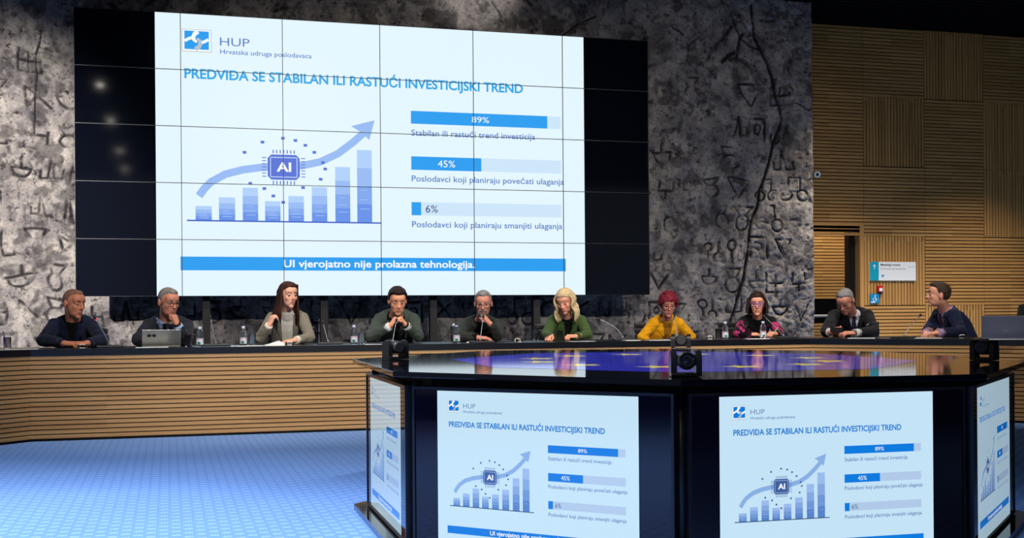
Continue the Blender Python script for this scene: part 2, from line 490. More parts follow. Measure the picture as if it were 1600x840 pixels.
def stone_wall():
    SX0, SX1, SY = -4.2, 8.22, 14.2
    step = 0.0105
    nx = int((SX1 - SX0) / step) + 1; nz = int(CEIL / step) + 1
    xs = np.linspace(SX0, SX1, nx); zs = np.linspace(0, CEIL, nz)
    X, Z = np.meshgrid(xs, zs)
    wx = X + 0.10 * (vnoise(X, Z, 0.35, 1) - 0.5); wz = Z + 0.10 * (vnoise(X, Z, 0.35, 2) - 0.5)
    Hh = 0.030 * (vnoise(wx, wz, 0.55, 3) - 0.5) + 0.022 * (vnoise(wx, wz, 0.21, 4) - 0.5) + 0.014 * (vnoise(wx, wz, 0.09, 5) - 0.5)
    pit = vnoise(wx, wz, 0.045, 6) * 0.6 + vnoise(wx, wz, 0.022, 7) * 0.4
    rough = 0.006 + 0.010 * np.clip(vnoise(X, Z, 0.8, 8) * 1.6 - 0.4, 0, 1)
    Hh += rough * (pit - 0.5) * 1.6
    Hh -= 0.016 * np.clip((vnoise(wx, wz, 0.06, 9) - 0.80) / 0.1, 0, 1)
    groove = np.zeros_like(X)
    rnd = random.Random(3)
    def stroke(pts, w, d):
        nonlocal groove
        for (ax, az), (bx, bz) in zip(pts[:-1], pts[1:]):
            lo_x, hi_x = min(ax, bx) - 4 * w, max(ax, bx) + 4 * w; lo_z, hi_z = min(az, bz) - 4 * w, max(az, bz) + 4 * w
            i0, i1 = np.searchsorted(xs, [lo_x, hi_x]); j0, j1 = np.searchsorted(zs, [lo_z, hi_z])
            if i1 <= i0 or j1 <= j0: continue
            px = wx[j0:j1, i0:i1]; pz = wz[j0:j1, i0:i1]
            dx, dz = bx - ax, bz - az; L2 = dx * dx + dz * dz + 1e-9
            t = np.clip(((px - ax) * dx + (pz - az) * dz) / L2, 0, 1)
            dist = np.hypot(px - ax - t * dx, pz - az - t * dz)
            g = np.clip(1.25 - dist / w, 0, 1)
            sub = groove[j0:j1, i0:i1]
            np.maximum(sub, g * d, out=sub)
    def circle(cx, cz, r, a0=0, a1=2 * PI, n=14, sq=1.0):
        return [(cx + r * math.cos(a0 + (a1 - a0) * k / n), cz + sq * r * math.sin(a0 + (a1 - a0) * k / n)) for k in range(n + 1)]
    glyphs = [
        lambda x, z, s: [circle(x - .28 * s, z - .25 * s, .2 * s), circle(x + .28 * s, z - .25 * s, .2 * s), [(x - .2 * s, z - .05 * s), (x - .2 * s, z + .4 * s), (x + .2 * s, z + .4 * s), (x + .2 * s, z - .05 * s)]],
        lambda x, z, s: [[(x - .35 * s, z - .35 * s), (x + .35 * s, z - .35 * s), (x + .35 * s, z + .1 * s)], [(x - .35 * s, z - .35 * s), (x - .35 * s, z + .35 * s)], [(x, z - .35 * s), (x, z + .3 * s)], [(x - .35 * s, z), (x + .35 * s, z)]],
        lambda x, z, s: [[(x - .35 * s, z + .35 * s), (x + .35 * s, z + .35 * s), (x, z - .35 * s), (x - .35 * s, z + .35 * s)]],
        lambda x, z, s: [circle(x, z - .15 * s, .27 * s), [(x - .3 * s, z + .4 * s), (x - .12 * s, z + .1 * s)], [(x + .3 * s, z + .4 * s), (x + .12 * s, z + .1 * s)], [(x - .3 * s, z + .4 * s), (x + .3 * s, z + .4 * s)]],
        lambda x, z, s: [[(x - .3 * s, z + .35 * s), (x - .3 * s, z - .1 * s), (x + .3 * s, z - .1 * s), (x + .3 * s, z + .35 * s)], [(x, z - .1 * s), (x, z - .4 * s)]],
        lambda x, z, s: [circle(x, z + .1 * s, .33 * s, PI, 2 * PI), [(x - .36 * s, z + .1 * s), (x + .36 * s, z + .1 * s)], [(x, z + .1 * s), (x, z + .42 * s)]],
        lambda x, z, s: [[(x - .3 * s, z - .35 * s), (x - .3 * s, z + .3 * s), (x + .3 * s, z + .3 * s), (x + .3 * s, z - .35 * s)], circle(x, z - .02 * s, .13 * s)],
        lambda x, z, s: [[(x - .35 * s, z + .3 * s), (x + .35 * s, z - .3 * s)], [(x - .35 * s, z - .3 * s), (x + .35 * s, z + .3 * s)], [(x - .35 * s, z - .3 * s), (x - .35 * s, z + .3 * s)]],
        lambda x, z, s: [circle(x - .2 * s, z + .2 * s, .17 * s), circle(x + .2 * s, z - .22 * s, .17 * s), [(x - .2 * s, z + .02 * s), (x - .2 * s, z - .35 * s)], [(x + .2 * s, z - .05 * s), (x + .2 * s, z + .4 * s)]],
        lambda x, z, s: [[(x - .35 * s, z - .3 * s), (x - .1 * s, z - .3 * s), (x - .02 * s, z + .4 * s), (x + .14 * s, z - .3 * s), (x + .4 * s, z - .3 * s), (x + .4 * s, z - .02 * s)], [(x - .35 * s, z - .3 * s), (x - .35 * s, z - .05 * s)]],
    ]
    z = 0.25
    while z < 4.15:
        x = SX0 + 0.2 + rnd.random() * 0.3
        s0 = 0.33 + 0.05 * rnd.random()
        while x < SX1 - 0.2:
            s = s0 * (0.85 + 0.3 * rnd.random())
            keep = 1.0 if z < 3.0 else 0.72
            if rnd.random() < keep * 0.93:
                for st in rnd.choice(glyphs)(x, z + 0.05 * (rnd.random() - 0.5), s): stroke(st, 0.0125 + 0.007 * rnd.random(), 0.8 + 0.2 * rnd.random())
            x += s * (0.85 + 0.25 * rnd.random())
        z += s0 * 1.12
    # sweeping folds above the video wall
    for k in range(46):
        cx = SX0 + rnd.random() * (SX1 - SX0); cz = 3.9 + rnd.random() * 1.2; a = rnd.random() * 6.28; ln = 0.2 + 0.5 * rnd.random()
        pts = [(cx, cz)]
        for q in range(6):
            a += (rnd.random() - 0.5) * 0.9
            pts.append((pts[-1][0] + ln / 6 * math.cos(a), pts[-1][1] + ln / 6 * math.sin(a)))
        stroke(pts, 0.014 + 0.03 * rnd.random(), 0.5 + 0.4 * rnd.random())
    crack = [([(7.347, 5.057), (7.364, 4.866), (7.417, 4.619), (7.48, 4.455), (7.552, 4.208), (7.625, 4.002), (7.679, 3.794), (7.743, 3.654), (7.779, 3.521), (7.741, 3.394), (7.656, 3.248), (7.589, 3.036), (7.504, 2.825), (7.41, 2.613), (7.371, 2.404), (7.351, 2.195), (7.312, 1.944), (7.255, 1.694), (7.179, 1.443), (7.086, 1.194), (7.011, 0.946), (6.973, 0.78)], 0.022), ([(7.025, 4.846), (7.115, 4.685), (7.205, 4.565), (7.342, 4.49), (7.48, 4.43)], 0.013), ([(7.771, 3.655), (7.828, 3.716), (7.922, 3.737), (8.034, 3.699), (8.147, 3.653), (8.214, 3.698)], 0.008), ([(-1.344, 4.229), (-1.339, 3.982), (-1.347, 3.734), (-1.382, 3.52), (-1.41, 3.342), (-1.431, 3.165)], 0.01)]
    for pts, w in crack: stroke(pts, w, 1.6)
    wear = np.clip(vnoise(wx, wz, 0.13, 11) * 1.9 - 0.25, 0.12, 1.0) * np.clip(0.55 + vnoise(wx, wz, 0.04, 12), 0.4, 1.1)
    groove = np.where(groove > 1.05, groove, groove * wear)
    Hh -= 0.034 * np.minimum(groove, 1.6)
    blot = np.clip((vnoise(wx, wz, 0.17, 13) * 0.6 + vnoise(wx, wz, 0.05, 14) * 0.4 - 0.55) / 0.14, 0, 1) * 0.62
    dark_mask = np.clip(np.maximum(groove * 1.5, blot), 0, 1)  # darker colour in the cut grooves and in random blotches
    n = nx * nz
    co = np.empty((n, 3)); co[:, 0] = X.ravel(); co[:, 1] = SY - Hh.ravel(); co[:, 2] = Z.ravel()
    idx = np.arange(n).reshape(nz, nx)
    q = np.stack([idx[:-1, :-1], idx[:-1, 1:], idx[1:, 1:], idx[1:, :-1]], -1).reshape(-1, 4)
    # edge returns and back
    loop = np.concatenate([idx[0, :], idx[1:, -1], idx[-1, -2::-1], idx[-2:0:-1, 0]])
    back = co[loop].copy(); back[:, 1] = SY + 0.14
    nb = len(loop)
    co = np.vstack([co, back]); bi = np.arange(n, n + nb)
    side = np.stack([loop, bi, np.roll(bi, -1), np.roll(loop, -1)], -1)
    faces = np.vstack([q, side])
    me = bpy.data.meshes.new('wall_back')
    me.vertices.add(len(co)); me.vertices.foreach_set('co', co.ravel())
    me.loops.add(faces.size + nb); me.polygons.add(len(faces) + 1)
    me.loops.foreach_set('vertex_index', np.concatenate([faces.ravel(), bi[::-1]]))
    me.polygons.foreach_set('loop_start', np.concatenate([np.arange(len(faces)) * 4, [faces.size]]))
    me.update(calc_edges=True); me.validate()
    at = me.attributes.new('groove', 'FLOAT', 'POINT')
    at.data.foreach_set('value', np.concatenate([dark_mask.ravel(), np.zeros(nb)]).astype(np.float32))
    me.polygons.foreach_set('use_smooth', [True] * len(me.polygons))
    m = bpy.data.materials.new('carved_stone'); m.use_nodes = True
    nt = m.node_tree; bs = nt.nodes['Principled BSDF']; N = nt.nodes.new; L = nt.links.new
    tc = N('ShaderNodeTexCoord')
    def nz_(scale, detail, rough=0.6):
        t = N('ShaderNodeTexNoise'); t.inputs['Scale'].default_value = scale; t.inputs['Detail'].default_value = detail; t.inputs['Roughness'].default_value = rough
        L(tc.outputs['Object'], t.inputs['Vector']); return t.outputs['Fac']
    def ramp(fac, stops):
        r = N('ShaderNodeValToRGB'); L(fac, r.inputs[0]); e = r.color_ramp.elements
        e[0].position, e[0].color = stops[0][0], lin(stops[0][1]) + (1,); e[1].position, e[1].color = stops[-1][0], lin(stops[-1][1]) + (1,)
        for p, c in stops[1:-1]:
            q_ = e.new(p); q_.color = lin(c) + (1,)
        return r.outputs[0]
    base = ramp(nz_(2.6, 10, 0.72), [(0.30, (62, 59, 66)), (0.48, (132, 126, 124)), (0.70, (190, 182, 172))])
    pore = ramp(nz_(34, 6, 0.75), [(0.36, (128, 122, 126)), (0.45, (238, 238, 238)), (1.0, (255, 255, 255))])
    spk = ramp(nz_(11, 5, 0.7), [(0.34, (104, 98, 102)), (0.44, (244, 244, 244)), (1.0, (255, 255, 255))])
    def mul(a, c):
        x = N('ShaderNodeMix'); x.data_type = 'RGBA'; x.blend_type = 'MULTIPLY'; x.inputs['Factor'].default_value = 1.0
        L(a, x.inputs['A']); L(c, x.inputs['B']); return x.outputs['Result']
    cst = mul(mul(base, pore), spk)
    an = N('ShaderNodeAttribute'); an.attribute_name = 'groove'
    mx = N('ShaderNodeMix'); mx.data_type = 'RGBA'; mx.inputs['B'].default_value = lin((34, 30, 34)) + (1,)
    L(an.outputs['Fac'], mx.inputs['Factor']); L(cst, mx.inputs['A']); L(mx.outputs['Result'], bs.inputs['Base Color'])
    bs.inputs['Roughness'].default_value = 0.85; bs.inputs['Specular IOR Level'].default_value = 0.25
    bp = N('ShaderNodeBump'); bp.inputs['Strength'].default_value = 0.55; bp.inputs['Distance'].default_value = 0.012
    L(nz_(55, 6, 0.7), bp.inputs['Height']); L(bp.outputs[0], bs.inputs['Normal'])
    me.materials.append(m)
    o = bpy.data.objects.new('wall_back', me); COL.objects.link(o)
    tag(o, kind='structure')
stone_wall()

# ------------------------------------------------------------------ slide artwork
def screen_mat(name, rgb, k=1.0, rough=0.12, spec=0.5):
    return mat(name, (4, 4, 5), rough, emit=rgb, emit_strength=k, spec=0.0 if spec >= 0.5 else spec, coat=1.0 if spec >= 0.5 else 0.0)

def palette(pre, base, text, title, bar, barbg, b0, b1, chip, arrow, axis, dark, k, rough, spec):
    names = dict(base=base, text=text, title=title, bar=bar, barbg=barbg, white=(248, 252, 255), chip=chip, arrow=arrow, axis=axis, dark=dark,
                 g0=b0, g1=tuple((2 * b0[i] + b1[i]) / 3 for i in range(3)), g2=tuple((b0[i] + 2 * b1[i]) / 3 for i in range(3)), g3=b1,
                 edge=tuple(base[i] * 0.8 for i in range(3)))
    keys = list(names)
    return [screen_mat(pre + '_' + q, names[q], k, rough, spec) for q in keys], {q: i for i, q in enumerate(keys)}

WALL_PAL = palette('wall_slide', (228, 246, 255), (96, 132, 200), (50, 168, 232), (44, 158, 240), (206, 230, 250), (176, 208, 250), (104, 146, 232), (84, 112, 214), (150, 186, 242), (70, 104, 200), (40, 62, 120), 1.0, 0.35, 0.08)
DESK_PAL = palette('console_slide', (200, 231, 250), (100, 134, 188), (24, 126, 216), (10, 124, 226), (180, 205, 236), (158, 190, 240), (88, 132, 204), (62, 96, 160), (140, 178, 232), (52, 84, 120), (60, 90, 130), 1.0, 0.05, 0.5)

def slide(F, I, wid, e):
    R = lambda a, b_, c, d, q, l: F.rect(a, b_, c, d, I[q], l * e)
    R(0, 0, wid, 1, 'base', 0)
    # emblem: framed blue square with two interlocking white hooks
    R(0.0905, 0.0545, 0.193, 0.1345, 'edge', 1); R(0.093, 0.0565, 0.1905, 0.132, 'white', 2); R(0.1, 0.0605, 0.184, 0.1255, 'bar', 3)
    F.ribbon([(0.101, 0.097), (0.113, 0.0895), (0.122, 0.0855), (0.130, 0.0875)], 0.0105, I['white'], 4 * e)
    F.ribbon([(0.147, 0.062), (0.136, 0.070), (0.1305, 0.081), (0.133, 0.093), (0.143, 0.1)], [0.015, 0.015, 0.014, 0.011, 0.008], I['white'], 4.5 * e)
    F.ribbon([(0.137, 0.1245), (0.149, 0.117), (0.1545, 0.106), (0.152, 0.093), (0.142, 0.087)], [0.015, 0.015, 0.014, 0.011, 0.008], I['edge'], 5 * e)
    F.ribbon([(0.183, 0.0885), (0.171, 0.0955), (0.161, 0.1), (0.155, 0.1)], 0.0105, I['white'], 4 * e)
    F.text('HUP', 0.2221, 0.107, 0.0287, 0.1037, I['text'], 1 * e)
    F.text('Hrvatska udruga poslodavaca', 0.2228, 0.1365, 0.0165, 0.3242, I['text'], 1 * e, 0.008)
    F.text('PREDVI\u0110A SE STABILAN ILI RASTU\u0106I INVESTICIJSKI TREND', 0.099, 0.228, 0.033, 1.2494, I['title'], 1 * e, 0.027)
    for (v0, v1, ub, pct, pu, pw, pc, cap, txt, tw, tb) in ((0.3126, 0.3603, 1.4449, '89%', 1.1457, 0.0675, 'white', 0.022, 'Stabilan ili rastu\u0107i trend investicija', 0.4825, 0.4044),
                                     (0.482, 0.532, 1.1817, '45%', 1.0135, 0.0663, 'white', 0.025, 'Poslodavci koji planiraju pove\u0107ati ulaganja', 0.5975, 0.5749),
                                     (0.6524, 0.7013, 0.9484, '6%', 0.9658, 0.0462, 'dark', 0.027, 'Poslodavci koji planiraju smanjiti ulaganja', 0.5898, 0.7454)):
        R(0.9122, v0, 1.5, v1, 'barbg', 1); R(0.9122, v0, ub, v1, 'bar', 2)
        F.text(pct, pu, (v0 + v1) / 2 + cap / 2, cap, pw, I[pc], 3 * e)
        F.text(txt, 0.9135, tb, 0.0215, tw, I['text'], 1 * e, 0.012)
    for (a, t, c) in ((0.1338, 0.6804, 0.1897), (0.2146, 0.6482, 0.2708), (0.2974, 0.6121, 0.3517), (0.376, 0.6589, 0.4311), (0.4592, 0.6388, 0.5148), (0.5435, 0.6045, 0.5994), (0.6289, 0.5288, 0.6837), (0.7093, 0.4643, 0.7642)):
        h = 0.7307 - t
        for q in range(4): R(a, t + h * q / 4, c, t + h * (q + 1) / 4, 'g%d' % q, 1)
        for q in range(3): R(a + 0.012, t + h * (0.55 + 0.13 * q), a + 0.038 + 0.004 * q, t + h * (0.55 + 0.13 * q) + 0.003, 'g1', 2)
    R(0.1039, 0.7295, 0.7987, 0.735, 'axis', 2)
    ctl = [(0.146, 0.645), (0.165, 0.618), (0.1884, 0.594), (0.2375, 0.5655), (0.3001, 0.5478), (0.3723, 0.5367), (0.44, 0.533), (0.5048, 0.5286), (0.5743, 0.5127), (0.6398, 0.4804), (0.6965, 0.4364), (0.741, 0.396)]
    F.ribbon(ctl, 0.027, I['arrow'], 2.5 * e)
    F.poly([(0.6887, 0.3779), (0.7754, 0.3535), (0.7558, 0.4274), (0.731, 0.403)], I['arrow'], 3 * e)
    cu0, cv0, cu1, cv1 = 0.3863, 0.4902, 0.501, 0.581
    for q in range(7):
        uu = cu0 + 0.02 + q * 0.0125; R(uu - 0.002, cv0 - 0.017, uu + 0.002, cv0 - 0.004, 'chip', 3.5); R(uu - 0.002, cv1 + 0.004, uu + 0.002, cv1 + 0.017, 'chip', 3.5)
        vv = cv0 + 0.012 + q * 0.0112; R(cu0 - 0.02, vv - 0.0016, cu0 - 0.005, vv + 0.0016, 'chip', 3.5); R(cu1 + 0.005, vv - 0.0016, cu1 + 0.02, vv + 0.0016, 'chip', 3.5)
    c = 0.013
    F.poly([(cu0 + c, cv0), (cu1 - c, cv0), (cu1, cv0 + c), (cu1, cv1 - c), (cu1 - c, cv1), (cu0 + c, cv1), (cu0, cv1 - c), (cu0, cv0 + c)], I['chip'], 4 * e)
    for (a, b_, c_, d) in ((0.01, 0.009, 0.105, 0.0115), (0.01, 0.0795, 0.105, 0.082), (0.009, 0.012, 0.0115, 0.079), (0.1035, 0.012, 0.106, 0.079)):
        R(cu0 + a, cv0 + b_, cu0 + c_, cv0 + d, 'barbg', 5)
    F.text('AI', 0.4179, 0.5504, 0.031, 0.0523, I['white'], 6 * e, 0.03)
    for (u, v) in ((0.3685, 0.447), (0.4413, 0.4307), (0.4859, 0.4374), (0.5215, 0.4537), (0.5537, 0.4783), (0.3051, 0.4857), (0.5847, 0.5148), (0.5927, 0.5379), (0.5761, 0.5757), (0.3245, 0.5966), (0.374, 0.6139), (0.4056, 0.6398), (0.4408, 0.6623), (0.5123, 0.6075)):
        R(u - 0.0065, v - 0.005, u + 0.0065, v + 0.005, 'chip', 5.5)
    R(0.0811, 0.8601, 1.5158, 0.9087, 'bar', 1)
    F.text('UI vjerojatno nije prolazna tehnologija.', 0.4404, 0.8961, 0.0254, 0.7137, I['white'], 2 * e, 0.02)

# ------------------------------------------------------------------ video wall
VW = empty('video_wall', (2.298, 13.347, 0))
tag(VW, 'large black video wall of thirty panels showing a blue and white slide', 'screen')
PX0, PZ0, PW, PH, VY = -0.93, 1.222, 6.456 / 6, 3.03 / 5, 13.347
M_PANEL = mat('panel_black_glass', (6, 9, 18), 0.06, spec=0.5)
M_BEZEL = mat('panel_bezel', (30, 33, 40), 0.4)
def local(o, root): o.location = -Vector(root.location)
for r in range(5):
    for c in range(6):
        x0 = PX0 + PW * c; z0 = PZ0 + PH * r
        b = MB(); b.box((x0 + 0.0006, VY, z0 + 0.0006), (x0 + PW - 0.0006, VY + 0.09, z0 + PH - 0.0006))
        p = b.build('display_panel', M_PANEL, VW); local(p, VW)
        w = 0.0036; b = MB()
        for lo, hi in (((x0, z0), (x0 + PW, z0 + w)), ((x0, z0 + PH - w), (x0 + PW, z0 + PH)), ((x0, z0 + w), (x0 + w, z0 + PH - w)), ((x0 + PW - w, z0 + w), (x0 + PW, z0 + PH - w))):
            b.box((lo[0], VY - 0.009, lo[1]), (hi[0], VY - 0.0005, hi[1]))
        b.build('bezel', M_BEZEL, p)
b = MB()
slide(Flat(b, (-0.116, VY - 0.001, 4.2515), (1, 0, 0), (0, 0, -1), (0, -1, 0), 3.0285), WALL_PAL[1], 1.5948, 0.001)
o = b.build('screen_image', WALL_PAL[0], VW); local(o, VW)
M_POST = mat('support_black', (14, 14, 17), 0.6)
for x in (0.40, 1.68, 2.93, 4.17):
    b = MB(); b.box((x - 0.04, VY + 0.17, 0), (x + 0.04, VY + 0.27, 4.1)); b.box((x - 0.13, VY + 0.10, 0), (x + 0.13, VY + 0.34, 0.012))
    o = b.build('support_post', M_POST, VW); local(o, VW)
b = MB()
for z in (1.5, 2.4, 3.3, 4.0): b.box((-0.85, VY + 0.091, z), (5.45, VY + 0.17, z + 0.05))
o = b.build('mounting_rail', M_POST, VW); local(o, VW)

# ------------------------------------------------------------------ long desk
DK = empty('conference_desk', (2.46, 10.8, 0))
tag(DK, 'long angled conference desk with black top and oak slatted front', 'desk')
M_TOP = mat('desk_black_top', (17, 18, 23), 0.28, spec=0.45)
V1_, V2_ = Vector((-1.07, 10.4)), Vector((5.97, 10.4))
E1_, E2_ = V1_ + Vector((-2.4, -2.4)), V2_ + Vector((2.5, -2.62))
inner = [E1_, V1_, V2_, E2_]
def offset_line(pts, d):
    out = []
    for i, p in enumerate(pts):
        ns = []
        if i > 0: t = (p - pts[i - 1]).normalized(); ns.append(Vector((-t.y, t.x)))
        if i < len(pts) - 1: t = (pts[i + 1] - p).normalized(); ns.append(Vector((-t.y, t.x)))
        if len(ns) == 1: out.append(p + ns[0] * d)
        else:
            bs = (ns[0] + ns[1]).normalized(); out.append(p + bs * (d / bs.dot(ns[0])))
    return out
outer = offset_line(inner, 0.82)
b = MB()
for i in range(3):
    poly = [inner[i], inner[i + 1], outer[i + 1], outer[i]]
    b.prism(poly, 0.69, 0.745)
o = b.build('desktop', M_TOP, DK); local(o, DK)
for i in range(3):
    b = MB(); P = offset_line(inner, 0.006); Q = offset_line(inner, 0.022); S = offset_line(inner, 0.05); T = offset_line(inner, 0.008)
    n = 18; pitch = 0.0376
    for k in range(n):
        z = 0.690 - pitch * (k + 1)
        b.prism([P[i], P[i + 1], Q[i + 1], Q[i]], z + 0.0088, z + pitch, 0)
    b.prism([Q[i], Q[i + 1], S[i + 1], S[i]], 0.0, 0.69, 1)
    o = b.build('front_panel', [DESK_WOOD, M_GAP], DK); local(o, DK)
for i in range(3):
    for t in ([(x + 1.07) / 7.04 for x in (-0.45, 0.55, 1.58, 2.52, 3.36, 4.32, 5.36)] if i == 1 else (0.12, 0.45, 0.76) if i == 0 else (0.13, 0.68)):
        p = inner[i].lerp(inner[i + 1], t); d = (inner[i + 1] - inner[i]).normalized() * 0.015; q = p + Vector((-d.y, d.x)).normalized() * 0.82
        a = p.lerp(q, 0.07); c = p.lerp(q, 0.9)
        b = MB(); b.prism([a - d, a + d, c + d, c - d], 0.0, 0.69)
        o = b.build('side_support', M_TOP, DK); local(o, DK)

# ------------------------------------------------------------------ octagonal console with screens
CC = (2.44, 5.524); CPHI = -0.018; CA = 1.538
CN = empty('display_console', (CC[0], CC[1], 0), CPHI)
tag(CN, 'octagonal black console with screens on every side and a glossy blue top', 'console')
def octo(a): 
    R_ = a / math.cos(PI / 8)
    return [(R_ * math.cos(PI / 8 + PI / 4 * k), R_ * math.sin(PI / 8 + PI / 4 * k)) for k in range(8)]
M_GLOSS = mat('console_black_gloss', (9, 9, 11), 0.06, spec=0.5)
M_SATIN = mat('console_black_satin', (14, 14, 17), 0.35)
ZT = 0.768
b = MB()
o1, o2 = octo(CA), octo(CA - 0.002)
lay = [(octo(CA - 0.002), -0.0225), (o1, -0.0205), (o1, -0.002), (o2, 0.0)]
vs = [(x, y, z) for P_, z in lay for x, y in P_]
b.add(vs, [(i * 8 + k, i * 8 + (k + 1) % 8, (i + 1) * 8 + (k + 1) % 8, (i + 1) * 8 + k) for i in range(3) for k in range(8)])
b.add(vs, [tuple(reversed(range(8))), tuple(range(24, 32))])
M_TABLE = mat('console_top_glass', (10, 11, 18), 0.05, spec=0.5)
top = b.build('tabletop', M_TABLE, CN); top.location = (0, 0, ZT); top.rotation_euler = (0.007, 0.003, 0)
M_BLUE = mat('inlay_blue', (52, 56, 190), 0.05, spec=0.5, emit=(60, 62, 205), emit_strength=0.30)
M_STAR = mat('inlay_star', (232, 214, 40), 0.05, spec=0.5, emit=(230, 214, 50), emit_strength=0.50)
b = MB()
b.add([(x, y, 0.0006) for x, y in octo(1.06)], [tuple(range(8))], 0)
for k in range(12):
    a = PI / 2 + 2 * PI * k / 12; cx, cy = 0.72 * math.cos(a), 0.72 * math.sin(a)
    pts = []
    for q in range(10):
        r = 0.105 if q % 2 == 0 else 0.042
        pts.append((cx + r * math.cos(PI / 2 + PI * q / 5), cy + r * math.sin(PI / 2 + PI * q / 5), 0.0011))
    b.add(pts, [tuple(range(10))], 1)
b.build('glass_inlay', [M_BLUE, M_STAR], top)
b = MB(); b.prism(octo(1.36), 0.03, ZT - 0.023 - 0.008); b.build('core', mat('console_core', (7, 7, 9), 0.6), CN)
b = MB(); b.prism(octo(CA), 0.0, 0.03); b.build('plinth', M_GLOSS, CN)
for (x, y) in octo(1.425):
    b = MB(); b.lathe([(0.022, 0.03), (0.022, ZT - 0.04)], 12, M=Matrix.Translation((x, y, 0)))
    b.build('corner_post', M_SATIN, CN)
M_FRAME = mat('screen_frame', (46, 46, 52), 0.3, metal=0.6)
M_GLASS = mat('screen_black_glass', (17, 12, 26), 0.04, spec=0.5)
SA, SW, SZ0, SZ1 = 1.473, 1.165, 0.036, 0.705
bf = MB(); hw = SW / 2
bf.box((-hw, 0.001, SZ0), (hw, 0.05, SZ1))
for lo, hi in (((-hw, SZ0), (hw, SZ0 + 0.011)), ((-hw, SZ1 - 0.011), (hw, SZ1)), ((-hw, SZ0 + 0.011), (-hw + 0.011, SZ1 - 0.011)), ((hw - 0.011, SZ0 + 0.011), (hw, SZ1 - 0.011))):
    bf.box((lo[0], -0.006, lo[1]), (hi[0], 0.001, hi[1]))
bf.box((-hw + 0.1, 0.01, 0.03), (-hw + 0.16, 0.045, SZ0)); bf.box((hw - 0.16, 0.01, 0.03), (hw - 0.1, 0.045, SZ0))
bg = MB(); bg.box((-hw + 0.011, -0.001, SZ0 + 0.011), (hw - 0.011, 0.001, SZ1 - 0.011))
bsl = MB(); SH = 0.638; WID = SH * 1.41
slide(Flat(bsl, (-WID / 2 - 0.01, -0.0014, 0.690), (1, 0, 0), (0, 0, -1), (0, -1, 0), SH, 1.41 / 1.5948), DESK_PAL[1], 1.5948, 0.00015)
proto = None
for k in range(8):
    th = k * PI / 4
    if proto is None:
        f = bf.build('display', M_FRAME, CN); bg.build('screen_glass', M_GLASS, f); bsl.build('screen_image', DESK_PAL[0], f); proto = f
    else:
        f = copy_tree(proto, CN)
    f.location = (SA * math.cos(th), SA * math.sin(th), 0); f.rotation_euler = (0, 0, th + PI / 2)

# robotic cameras on the console
M_CAMB = mat('camera_black', (42, 42, 43), 0.3, spec=0.5)
M_CAMG = mat('camera_grey', (66, 66, 66), 0.35)
M_LENS = mat('camera_lens', (4, 4, 6), 0.03, spec=0.8)
def ptz(x, y, rz, label):
    zt = ZT + 0.007 * (y - CC[1]) - 0.003 * (x - CC[0]) + 0.0015
    root = empty('pan_tilt_camera', (x, y, zt), rz)
    tag(root, label, 'camera', 'pan tilt cameras on the console top')
    b = MB(); b.bbox((-0.058, -0.042, 0.0), (0.058, 0.042, 0.013), 0.004)
    b.build('base', M_CAMB, root)
    b = MB()
    for s in (-1, 1):
        prof = [(-0.036, 0.012), (0.036, 0.012), (0.036, 0.062)] + [(0.036 * math.cos(a), 0.062 + 0.035 * math.sin(a)) for a in np.linspace(0.25, PI - 0.25, 9)] + [(-0.036, 0.062)]
        M_ = Matrix(((0, 0, s, 0), (1, 0, 0, 0), (0, 1, 0, 0), (0, 0, 0, 1)))
        b = MB(); b.prism(prof, 0.036, 0.058, M=M_)
        b.build('yoke_arm', M_CAMB, root, recalc=True)
    Mh = Matrix.Translation((0, 0, 0.06)) @ Matrix.Rotation(PI / 2, 4, 'X')
    b = MB(); b.lathe([(0.024, -0.045), (0.032, -0.038), (0.034, 0.0), (0.035, 0.03), (0.0345, 0.047), (0.029, 0.05)], 24, M=Mh)
    b.tube([(-0.038, 0, 0.06), (0.038, 0, 0.06)], 0.02, 12)
    h = b.build('camera_head', M_CAMG, root)
    b = MB(); b.lathe([(0.0295, 0.049), (0.029, 0.054), (0.025, 0.0535), (0.022, 0.049), (0.012, 0.052), (0.0005, 0.053)], 24, M=Mh, cap=False)
    b.build('lens', M_LENS, h)
    return root
for (dx, dy, lab) in ((-1.326, 0.543, 'black pan tilt camera on the left corner of the console top'),
                      (-0.56, -1.33, 'black pan tilt camera at the front corner of the console, lens facing the viewer'),
                      (1.368, -0.543, 'black pan tilt camera on the right corner of the console top'),
                      (0.558, 1.228, 'black pan tilt camera on the far edge of the console, behind the front one')):
    a = math.atan2(dy, dx)
    face = {-1.326: 1.9, -0.56: -1.86, 1.368: 0.55, 0.558: 1.2}[dx]
    ptz(CC[0] + dx, CC[1] + dy, face + PI / 2, lab)

# ------------------------------------------------------------------ signs and small things on the walls
M_TEAL = mat('sign_teal', (0, 150, 172), 0.5); M_SIGNW = mat('sign_white', (226, 226, 222), 0.5); M_SIGND = mat('sign_dark', (56, 58, 62), 0.6); M_SIGNG = mat('sign_grey', (150, 152, 154), 0.6)
SYY = WY - 0.022
S = empty('wayfinding_sign', (10.07, SYY, 1.583)); tag(S, 'white and teal meeting rooms sign on the slatted wood wall', 'sign')
b = MB(); b.box((-0.379, 0, -0.135), (0.379, 0.018, 0.135), 0)
F = Flat(b, (-0.379, -0.0008, 0.135), (1, 0, 0), (0, 0, -1), (0, -1, 0), 1.0)
F.rect(0, 0, 0.143, 0.27, 1, 0)
F.ribbon([(0.0715, 0.105), (0.0715, 0.045)], 0.008, 2, 0.0006)
F.ribbon([(0.048, 0.066), (0.0715, 0.042)], 0.009, 2, 0.0006); F.ribbon([(0.095, 0.066), (0.0715, 0.042)], 0.009, 2, 0.0007)
F.text('Meeting rooms', 0.172, 0.056, 0.03, 0.325, 3, 0.0006, 0.02)
